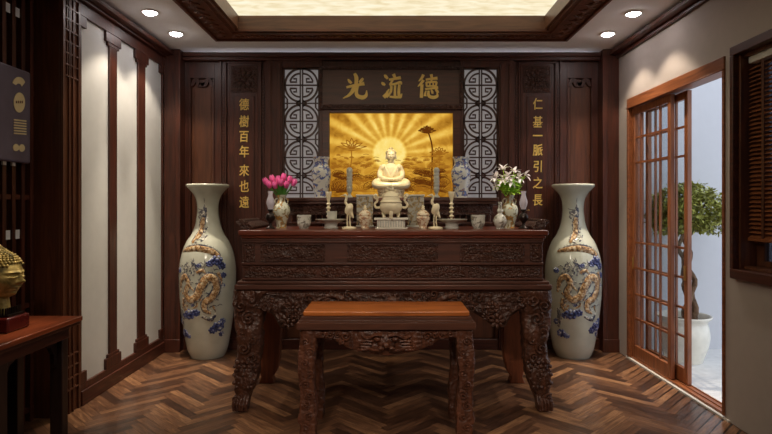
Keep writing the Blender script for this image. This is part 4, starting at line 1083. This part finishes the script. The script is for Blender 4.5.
# footed dishes
def dish(loc, label):
    t = thing('footed_dish', loc, label, 'dish', 'white footed offering dishes')
    lathe_part('foot', M['grey_cer'], t, [(.052, 0), (.053, .006), (.046, .016), (.048, .032), (.055, .04)], 36)
    lathe_part('plate', M['grey_cer'], t, [(.055, .04), (.085, .052), (.108, .062), (.110, .066), (.10, .066), (.07, .058), (.004, .055)], 40, 1); return t
d1_ = dish(P(331, 3.99), 'white footed dish with a cup standing on it, left of the censer'); dup(d1_, P(452, 3.99), 'white footed dish left empty, in front of the bare candlestick')
t = thing('cup', (X_(332, 3.99), 3.99, T + .0665 - .010), 'straight white cup standing on the footed dish beside the left crane', 'cup')
lathe_part('body', M['grey_cer'], t, [(.028, 0), (.033, .004), (.035, .03), (.036, .066), (.033, .066), (.03, .01), (.002, .008)], 32, 1)
# turned candlesticks
def candlestick(loc, label):
    t = thing('candlestick', loc, label, 'candlestick', 'turned ivory candlesticks')
    lathe_part('base', M['ivory'], t, [(.03, 0), (.03, .008), (.018, .018), (.012, .03)], 24)
    pr = [(.012, .03)]
    for z in (.055, .085, .115, .145, .175): pr += [(.009, z - .012), (.019, z), (.009, z + .010)]
    lathe_part('stem', M['ivory'], t, pr + [(.011, .20), (.014, .215)], 24, 2)
    lathe_part('candle_cup', M['ivory'], t, [(.014, .215), (.020, .235), (.024, .262), (.020, .263), (.014, .235)], 24, 2); return t
c1 = candlestick((X_(328.5, 4.14), 4.14, T), 'turned ivory candlestick standing behind the cup and footed dish'); dup(c1, (X_(451.5, 4.14), 4.14, T), 'turned ivory candlestick standing behind the empty footed dish')
# cranes
def crane(loc, label, s):
    t = thing('crane_figurine', loc, label, 'figurine', 'ivory crane figurines')
    b = MB()
    b.ball((0, 0, .112), (.022, .020, .034), 14, 10, Matrix.Rotation(-.45 * s, 3, 'Y')); b.ball((s * -.012, 0, .085), (.010, .012, .03), 10, 8, Matrix.Rotation(.5 * s, 3, 'Y'))
    b.tube(crom([(s * .008, 0, .13), (s * .020, 0, .15), (s * .014, 0, .172), (s * .018, 0, .188)], 4), [.013] + [.0085] * 6 + [.007] * 5 + [.007], 10)
    b.ball((s * .021, 0, .190), (.0105, .008, .008), 10); b.tube([(s * .026, 0, .190), (s * .052, 0, .183)], [.005, .0012], 6)
    b.tube([(s * -.012, 0, .10), (s * -.026, 0, .06)], [.010, .003], 8)
    for q in (-1, 1):
        b.tube(crom([(q * .006, q * .004, .09), (q * .007 + s * .003, q * .006, .05), (q * .008, q * .006, .008)], 3), [.0075, .006, .0045, .004, .005, .004, .0045], 8)
        for k in (-1, 0, 1): b.tube([(q * .008, q * .006, .011), (q * .008 + .012 * k, q * .006 - .012, .009)], .003, 5)
    b.ball((0, 0, .009), (.03, .02, .006), 14)
    t.scale = (1.24,) * 3
    b.build('body', M['ivory'], t, remesh=.0019, relax=3, smooth=180)
    b = MB(); b.lathe([(.043, 0), (.043, .006), (.038, .010), (.001, .010)], (0, 0, 0), 28, True, 1, .7); b.build('plinth', M['ivory'], t); return t
crane(P(349, 3.92), 'ivory crane figurine between the cup on its dish and the lidded jar', -1)
crane(P(435.5, 3.92), 'ivory crane figurine between the lidded jar and the empty dish', -1)
# lidded jars
def jar(loc, label):
    t = thing('lidded_jar', loc, label, 'jar', 'painted lidded jars')
    lathe_part('body', M['polychrome'], t, [(.028, 0), (.030, .008), (.026, .016), (.034, .034), (.046, .062), (.048, .078), (.038, .092)], 32)
    l = lathe_part('lid', M['polychrome'], t, [(.046, .092), (.047, .098), (.040, .112), (.022, .128), (.010, .134)], 32)
    lathe_part('knob', M['ivory'], l, [(.008, .134), (.014, .142), (.009, .15), (.011, .156), (.003, .166)], 20); return t
j1 = jar(P(365, 3.93), 'painted lidded jar between the left crane and the pale censer'); dup(j1, P(423, 3.93), 'painted lidded jar between the pale censer and the right crane')
# square painted pots behind
def sq(loc, label):
    t = thing('square_pot', loc, label, 'pot', 'square painted porcelain pots')
    b = MB(); b.box(-.062, .062, -.05, .05, .012, .232); b.build('body', M['scene_box'], t, bevel=.006)
    b = MB(); b.box(-.068, .068, -.056, .056, .232, .246); b.box(-.066, .066, -.054, .054, 0, .012); b.build('rim', M['grey_cer'], t, bevel=.003); return t
s1 = sq(P(365, 4.3), 'square painted porcelain pot half hidden behind the left lidded jar'); dup(s1, P(415.5, 4.3), 'square painted porcelain pot half hidden behind the right lidded jar')
# bottle vase
t = thing('bottle_vase', P(500, 3.93), 'pale long-necked bottle vase in front of the lily vase', 'vase')
lathe_part('body', M['greyscape'], t, [(.028, 0), (.027, .008), (.040, .028), (.047, .055), (.038, .084), (.018, .104), (.016, .112), (.022, .120), (.021, .130), (.014, .140), (.013, .17), (.014, .186), (.011, .186)], 32)
# censer on its fluted stand
o = P(391, 3.93); t = thing('censer_stand', o, 'white fluted rectangular stand under the pale censer', 'stand')
b = MB(); b.box(-.112, .112, -.05, .05, 0, .01); b.box(-.098, .098, -.042, .042, .01, .062); b.box(-.118, .118, -.055, .055, .062, .078); b.build('body', M['white_cer'], t, bevel=.004)
b = MB()
for i in range(11): b.box(-.09 + i * .018 - .005, -.09 + i * .018 + .005, -.048, -.042, .014, .058)
b.build('fluting', M['grey_cer'], t, bevel=.002)
o = (o[0], 3.93, T + .0785); t = thing('censer', o, 'pale porcelain censer with scrolled handles and a domed lid, centre of the altar', 'censer')
lathe_part('bowl', M['ivory'], t, [(.03, .026), (.055, .032), (.074, .055), (.080, .078), (.074, .098), (.070, .104)], 40)
for k in range(3):
    a = k * 2 * PI / 3 + PI / 6 * 0; b = MB(); b.tube(crom([(.052 * sin(a), -.052 * cos(a), .045), (.06 * sin(a), -.06 * cos(a), .022), (.054 * sin(a), -.054 * cos(a), 0)], 3), [.018, .017, .015, .013, .012, .013, .014], 10); b.build('leg', M['ivory'], t)
lid = lathe_part('lid', M['ivory'], t, [(.076, .104), (.078, .110), (.066, .122), (.060, .136), (.056, .142), (.058, .148), (.044, .166), (.028, .180), (.016, .186)], 40)
b = MB(); b.ball((0, 0, .20), (.022, .02, .018), 12); b.ball((0, -.012, .216), (.014, .014, .012), 10); b.tube(crom([(-.012, 0, .20), (-.028, 0, .208), (-.02, 0, .224)], 3), .005, 6)
b.build('lion_knob', M['ivory'], lid)
for s in (-1, 1):
    b = MB(); b.tube(crom([(s * .076, 0, .072), (s * .105, 0, .07), (s * .114, 0, .095), (s * .098, 0, .115), (s * .10, 0, .135), (s * .112, 0, .148), (s * .108, 0, .16), (s * .098, 0, .152)], 4), .0085, 8)
    spiral(b, s * .106, .147, 0, .018, 1.3, .007, s, 0); b.build('handle', M['ivory'], t, smooth=180)

# tall pale pillars standing on the rear tier
ST = STOP + .0005
def pillar(loc, label):
    t = thing('pillar_candle', loc, label, 'candle', 'tall pale carved candles on the raised shelf')
    lathe_part('holder', M['grey_cer'], t, [(.026, 0), (.026, .008), (.014, .02), (.013, .035), (.022, .05)], 24)
    pr = [(.020, .05)] + [(.021 + .004 * (i % 2), .06 + i * .014) for i in range(12)] + [(.022, .235), (.012, .245)]
    lathe_part('shaft', M['grey_cer'], t, pr, 20, 2); return t
p1 = pillar((X_(349.5, 4.56), 4.56, ST), 'tall pale carved candle on the raised shelf, above the left crane'); dup(p1, (X_(436.5, 4.56), 4.56, ST), 'tall pale carved candle on the raised shelf, above the right crane')
# blue and white vases on the tier
def tier_vase(loc, label):
    t = thing('porcelain_vase', loc, label, 'vase', 'blue and white vases on the raised shelf')
    lathe_part('body', M['bluewhite'], t, [(.056, 0), (.055, .012), (.058, .05), (.070, .12), (.079, .18), (.078, .22), (.066, .25), (.057, .268), (.056, .285), (.060, .308), (.070, .328), (.067, .33), (.054, .30), (.05, .28)], 40)
    return t
tv = tier_vase((X_(321.3, 4.6), 4.6, ST), 'blue and white vase on the raised shelf, nearest the pink tulips'); dup(tv, (X_(461, 4.6), 4.6, ST), 'blue and white vase on the raised shelf, nearest the white lilies')

# ------------------------------------------------------------------ seated white statue
def head_point(th, ph, s=1.0, nose=1.0):
    """th: angle around from the face (0 = straight ahead, -Y), ph: latitude; an oval head with brow, eyes, nose, lips, chin and ears."""
    a = Vector((sin(th) * cos(ph), -cos(th) * cos(ph), sin(ph)))
    r = Vector((a.x * .78, a.y * .90, a.z * 1.06))
    if a.z < 0: r.x *= 1 - .22 * (-a.z) ** 1.5
    g = lambda t0, p0, wt, wp: math.exp(-((th - t0) / wt) ** 2 - ((ph - p0) / wp) ** 2)
    n = nose * .26 * g(0, -.22, .10, .10) + nose * .15 * g(0, .0, .075, .20) + .07 * (g(-.13, -.25, .06, .05) + g(.13, -.25, .06, .05))
    n += .085 * g(0, -.49, .24, .04) + .09 * g(0, -.60, .20, .05) - .06 * g(0, -.545, .3, .016) - .05 * g(0, -.40, .06, .04)
    n += .13 * g(0, -.84, .30, .14) - .03 * g(0, -.69, .25, .04)
    for q in (-1, 1):
        n += .085 * g(q * .34, .17, .28, .045) - .11 * g(q * .34, .06, .22, .06) + .10 * g(q * .36, -.03, .18, .06) - .055 * g(q * .37, -.075, .19, .014)
        n += .045 * g(q * .52, -.32, .3, .25)
    d = Vector((sin(th), -cos(th), .0))
    return (r + d * n) * s
def add_head(b, c, s, yaw=0, nu=40, nv=26, pitch=0, nose=1.0):
    R_ = Matrix.Rotation(yaw, 3, 'Z') @ Matrix.Rotation(pitch, 3, 'X'); vs = []; c = Vector(c)
    for j in range(nv + 1):
        ph = -PI / 2 + PI * j / nv
        for i in range(nu): vs.append(R_ @ head_point((i / nu - .5) * 2 * PI, ph, s, nose) + c)
    b.add(vs, [(j * nu + i, j * nu + (i + 1) % nu, (j + 1) * nu + (i + 1) % nu, (j + 1) * nu + i) for j in range(nv) for i in range(nu)])
    return R_
o = (X_(391, 4.6), 4.6, ST)
t = thing('seated_statue', o, 'white glowing statue of a seated meditating figure in front of the golden picture', 'statue')
b = MB()
b.ball((0, .0, .125), (.105, .075, .05), 18)                                         # lap
for s in (-1, 1):
    b.tube(crom([(s * .05, .01, .125), (s * .115, -.035, .115), (s * .10, -.085, .10), (s * .0, -.10, .095)], 4), [.045, .045, .043, .042, .042, .040, .038, .036, .034, .032, .03, .028, .026], 12)
    b.tube(crom([(s * .066, .0, .252), (s * .086, .004, .215), (s * .088, -.02, .175), (s * .055, -.075, .150), (s * .015, -.088, .148)], 4), [.026] * 3 + [.024] * 4 + [.022] * 3 + [.020] * 3 + [.015] * 4, 12)
    b.ball((s * .062, .0, .248), (.030, .032, .030), 12)
    sf = lambda x, z: -interp([(.16, .052), (.21, .052), (.245, .046), (.268, .040)], z) * math.sqrt(max(0, 1 - (x / .072) ** 2)) - .001
    for k in range(4):                                   # folds of the robe across the chest
        q = [(s * lerp(.006 + .010 * k, .052 - .003 * k, u), lerp(.165 + .004 * k, .258 - .010 * k, u)) for u in [i / 6 for i in range(7)]]
        b.tube([(x, sf(x, z), z) for x, z in q], [.003, .0045, .005, .005, .0045, .004, .003], 6)
b.loft([[(rx * cos(a), ry * sin(a) + yo, z) for a in [2 * PI * k / 20 for k in range(20)]] for z, rx, ry, yo in ((.11, .085, .06, 0), (.16, .064, .052, 0), (.21, .068, .052, 0), (.245, .070, .046, 0), (.268, .05, .038, 0), (.28, .027, .026, 0), (.31, .026, .026, -.004))])
b.ball((0, -.09, .145), (.032, .022, .012), 12)
R_ = add_head(b, (0, -.008, .343), .050, 0, 64, 48, 0, .62)
for s in (-1, 1): b.ball((s * .041, -.004, .332), (.006, .010, .026), 8)
b.build('body', M['ivory'], t, remesh=.0021, relax=2, smooth=180)
b = MB(); rr = random.Random(2)
b.ball((0, .0, .362), (.042, .045, .037), 16); b.ball((0, .004, .400), (.019, .019, .016), 12)
for j in range(6):
    ph = .25 + j * .22
    for i in range(int(22 * cos(ph)) + 1):
        a = 2 * PI * i / (int(22 * cos(ph)) + 1)
        p = (.043 * sin(a) * cos(ph), -.046 * cos(a) * cos(ph), .358 + .040 * sin(ph))
        if p[1] < -.022 and p[2] < .376: continue
        b.ball(p, .0052, 6, 4)
b.build('curled_hair', plain('darker ivory', srgb(196, 180, 138), .4), t)  # hair in a darker ivory than the body
b = MB()
b.lathe([(.098, 0), (.10, .012), (.088, .022), (.085, .034), (.104, .062), (.112, .082), (.105, .086)], (0, -.01, 0), 40, True, 1.05, .95)
for row, (z, r, h) in enumerate(((.058, .100, .03), (.03, .094, .02))):
    for k in range(18):
        a = 2 * PI * (k + .5 * row) / 18; R2 = Matrix.Rotation(a, 3, 'Z')
        b.ball((1.05 * r * sin(a), -.01 - .95 * r * cos(a), z), (.017, .008, h * .75), 8, 5, R2)
b.build('lotus_seat', M['ivory'], t)

# ------------------------------------------------------------------ golden head on its block, on the side table
def bronze():
    t = NT('aged gilt bronze'); p = t.bsdf(.45, Metallic=.35)
    f = t.noise(t.coords(), 18, 5, .5); t.l(t.ramp(f, [(.32, srgb(84, 78, 48)), (.48, srgb(160, 138, 78)), (.66, srgb(214, 188, 118))]), p.inputs['Base Color']); t.l(t.bump(f, .25, .004), p.inputs['Normal']); return t.m
HB = bronze()
hp = (-2.05, 2.97, TZ + .0005)
t = thing('head_bust', hp, 'golden sculpted head with curled hair and closed eyes on a red block', 'sculpture')
b = MB()
b.box(-.12, .095, -.09, .09, 0, .078); b.build('block', M['red_lacquer'], t, bevel=.01)
b = MB(); b.box(-.08, .08, -.065, .065, .078, .09)
for i in range(9): b.box(-.07 + i * .0165, -.062 + i * .0165, -.066, -.058, .09, .125); b.box(.06, .068, -.06 + i * .0135, -.053 + i * .0135, .09, .125)
b.build('prongs', M['dark_iron'], t, smooth=0)
yaw = 1.40
b = MB(); c = (.0, 0, .288); HS = .83
R_ = add_head(b, c, .118, yaw, 110, 96, 0, 1.25)
b.loft([[(rx * cos(a) + xo, ry * sin(a), z) for a in [2 * PI * k / 24 for k in range(24)]] for z, rx, ry, xo in ((.09, .068, .062, -.02), (.12, .060, .056, -.022), (.19, .054, .052, -.025), (.25, .056, .054, -.02))])
for s in (-1, 1):                                         # long ear lobes
    for (dx, dz, r0) in ((0, .0, (.010, .018, .038)), (0, -.046, (.008, .012, .030))):
        p = R_ @ Vector((s * .093, .012, dz)) + Vector(c); b.ball(p, r0, 10, 8, R_)
b.build('head', HB, t, remesh=.0022, relax=1, smooth=180)
b = MB()
def curl(th, ph, r=.0088):
    v = Vector((sin(th) * cos(ph) * .82, -cos(th) * cos(ph) * .92, sin(ph) * 1.06)) * .1205
    b.ball(R_ @ v + Vector(c), r, 8, 6)
for j in range(16):
    ph = -.55 + j * .128; m = max(1, int(42 * cos(ph)))
    for i in range(m):
        th = -PI + 2 * PI * (i + .5 * (j % 2)) / m
        lim = .42 + .1 * math.cos(th * 2)
        if ph < lim and abs(th) < 1.35: continue
        if ph < .1 and abs(th) < 1.75: continue
        curl(th, ph)
for k in range(5):
    for i in range(max(1, 9 - 2 * k)):
        a = 2 * PI * i / max(1, 9 - 2 * k); b.ball(R_ @ Vector((.037 * cos(a) * (1 - k * .22), .017 + .037 * sin(a) * (1 - k * .22), .124 + .008 * k)) + Vector(c), .0105, 8, 6)
b.ball(R_ @ Vector((0, .017, .122)) + Vector(c), (.037, .037, .029), 12)
b.build('curled_hair', HB, t, smooth=180)

# ------------------------------------------------------------------ potted bonsai on the balcony
bo = (2.615, 4.95, -.003)
t = thing('potted_bonsai', bo, 'braided bonsai tree with a round green crown in a white pot, outside the sliding door', 'plant')
lathe_part('pot', M['white_cer'], t, [(.15, 0), (.155, .02), (.19, .12), (.206, .22), (.198, .30), (.188, .335), (.196, .36), (.22, .385), (.224, .40), (.21, .40), (.19, .36), (.18, .33)], 44)
lathe_part('soil', M['soil'], t, [(.19, .345), (.1, .352), (.002, .356)], 30, 1, False)
b = MB()
for k in range(3):
    pts = []
    for i in range(22):
        z = .35 + i * .04; a = k * 2 * PI / 3 + i * .42; r = .036 + .016 * sin(i * .9); pts.append((.03 + r * cos(a) + .03 * sin(z * 4), r * sin(a), z))
    b.tube(pts, [.028 - .0006 * i for i in range(22)], 9)
rr = random.Random(21)
for k in range(9):
    a = k * .7; b.tube(crom([(.04, 0, 1.10 + .02 * k), (.04 + .12 * cos(a), .10 * sin(a), 1.2 + .02 * k), (.03 + .2 * cos(a), .17 * sin(a), 1.27 + .02 * k)], 3), [.018, .016, .014, .012, .01, .008, .006], 7)
b.build('trunk', M['bark'], t, smooth=60)
b = MB(); n = 0
while n < 7500:
    u = Vector((rr.uniform(-1, 1), rr.uniform(-1, 1), rr.uniform(-1, 1)))
    if not .45 < u.length < 1 or u.z < -.75: continue
    cl = noise.noise(u * 2.6) 
    if cl < -.18: continue
    p = Vector((.03 + u.x * .385, u.y * .30, 1.33 + u.z * .245 - .08 * u.x * u.x))
    if bo[0] + p.x < 2.36 or bo[1] + p.y > 5.28: continue
    d = Vector((rr.uniform(-1, 1), rr.uniform(-1, 1), rr.uniform(-.9, .5))).normalized(); b.cur = 0 if rr.random() < .6 else 1
    L = rr.uniform(.028, .055); sd = d.cross(Vector((rr.uniform(-1, 1), rr.uniform(-1, 1), 1))).normalized() * L * .22
    b.add([p, p + d * L * .5 + sd, p + d * L, p + d * L * .5 - sd], [(0, 1, 2, 3)]); n += 1
b.build('foliage', [plain('bonsai leaf', srgb(166, 168, 78), .5), plain('bonsai leaf dark', srgb(122, 120, 54), .5)], t, smooth=0)

# ------------------------------------------------------------------ light, sky, camera
def portal(c, sx, sy, rot):
    l = bpy.data.lights.new('portal', 'AREA'); l.shape = 'RECTANGLE'; l.size = sx; l.size_y = sy; l.cycles.is_portal = True
    o = bpy.data.objects.new('daylight_portal', l); C.objects.link(o); o.location = c; o.rotation_euler = rot
def ceiling_fill(c, L, rot, e):                               # added unseen light strip behind the back cornice lip to brighten the ceiling
    l = bpy.data.lights.new('ceiling_fill', 'AREA'); l.shape = 'RECTANGLE'; l.size = L; l.size_y = .012; l.energy = e; l.color = (.95, .94, 1)
    o = bpy.data.objects.new('added_ceiling_strip', l); C.objects.link(o); o.location = c; o.rotation_euler = rot
ceiling_fill((.03, 5.375, 2.782), 3.8, (PI / 2 + .5, 0, PI), CEIL_FILL); spot((-1.35, 2.95, 2.78), 85, 20, (-2.0, 2.95, .9), (1, .84, .62), .8, .05)
portal((2.4, 4.29, 1.15), 2.3, 1.45, (0, PI / 2, 0)); portal((2.36, 2.73, 1.6), 1.4, 1.45, (0, PI / 2, 0))
w = bpy.data.worlds.new('sky'); bpy.context.scene.world = w; w.use_nodes = True
bg = w.node_tree.nodes['Background']; bg.inputs[0].default_value = (.80, .88, 1.0, 1); bg.inputs[1].default_value = SKY
spot((.03, 3.75, 2.86), 95, 24, (X_(391, 4.6), 4.56, 1.52), (1, .8, .5), .8, .04)     # added unseen spot that brightens the statue
for x, tx in ((-1.0, -.72), (1.06, .86)): spot((x, 3.3, 2.85), 60, 16, (tx, 4.05, 1.38), (1, .92, .82), .9, .03)  # two more added spots, without fixtures, to brighten the bouquets
for x, e, a_ in ((-.9, 100, 72), (.95, 80, 46)): spot((x, .3, 2.72), e, a_, (.1 * x, 3.6, .55), (1, .86, .72), .9, .15)   # added unseen spots for the frontal light on altar and bench
for x in (-1.1, 1.16): spot((x, 2.4, 2.80), 14, 75, (x * .6, 3.3, .6), (1, .86, .7), .8, .06)
cam = bpy.data.cameras.new('camera'); co = bpy.data.objects.new('camera', cam); C.objects.link(co)
co.location = (0, 0, EYE); co.rotation_euler = (PI / 2, 0, 0)
cam.sensor_width = 36; cam.lens = 36 * F / 772; cam.clip_start = .05
cam.shift_x = -(VX - 386) / 772; cam.shift_y = (VY - 217) / 772
s = bpy.context.scene; s.camera = co
s.view_settings.view_transform = 'Standard'; s.view_settings.look = 'None'; s.view_settings.gamma = 1; s.view_settings.exposure = EXPO; s.view_settings.use_curve_mapping = False
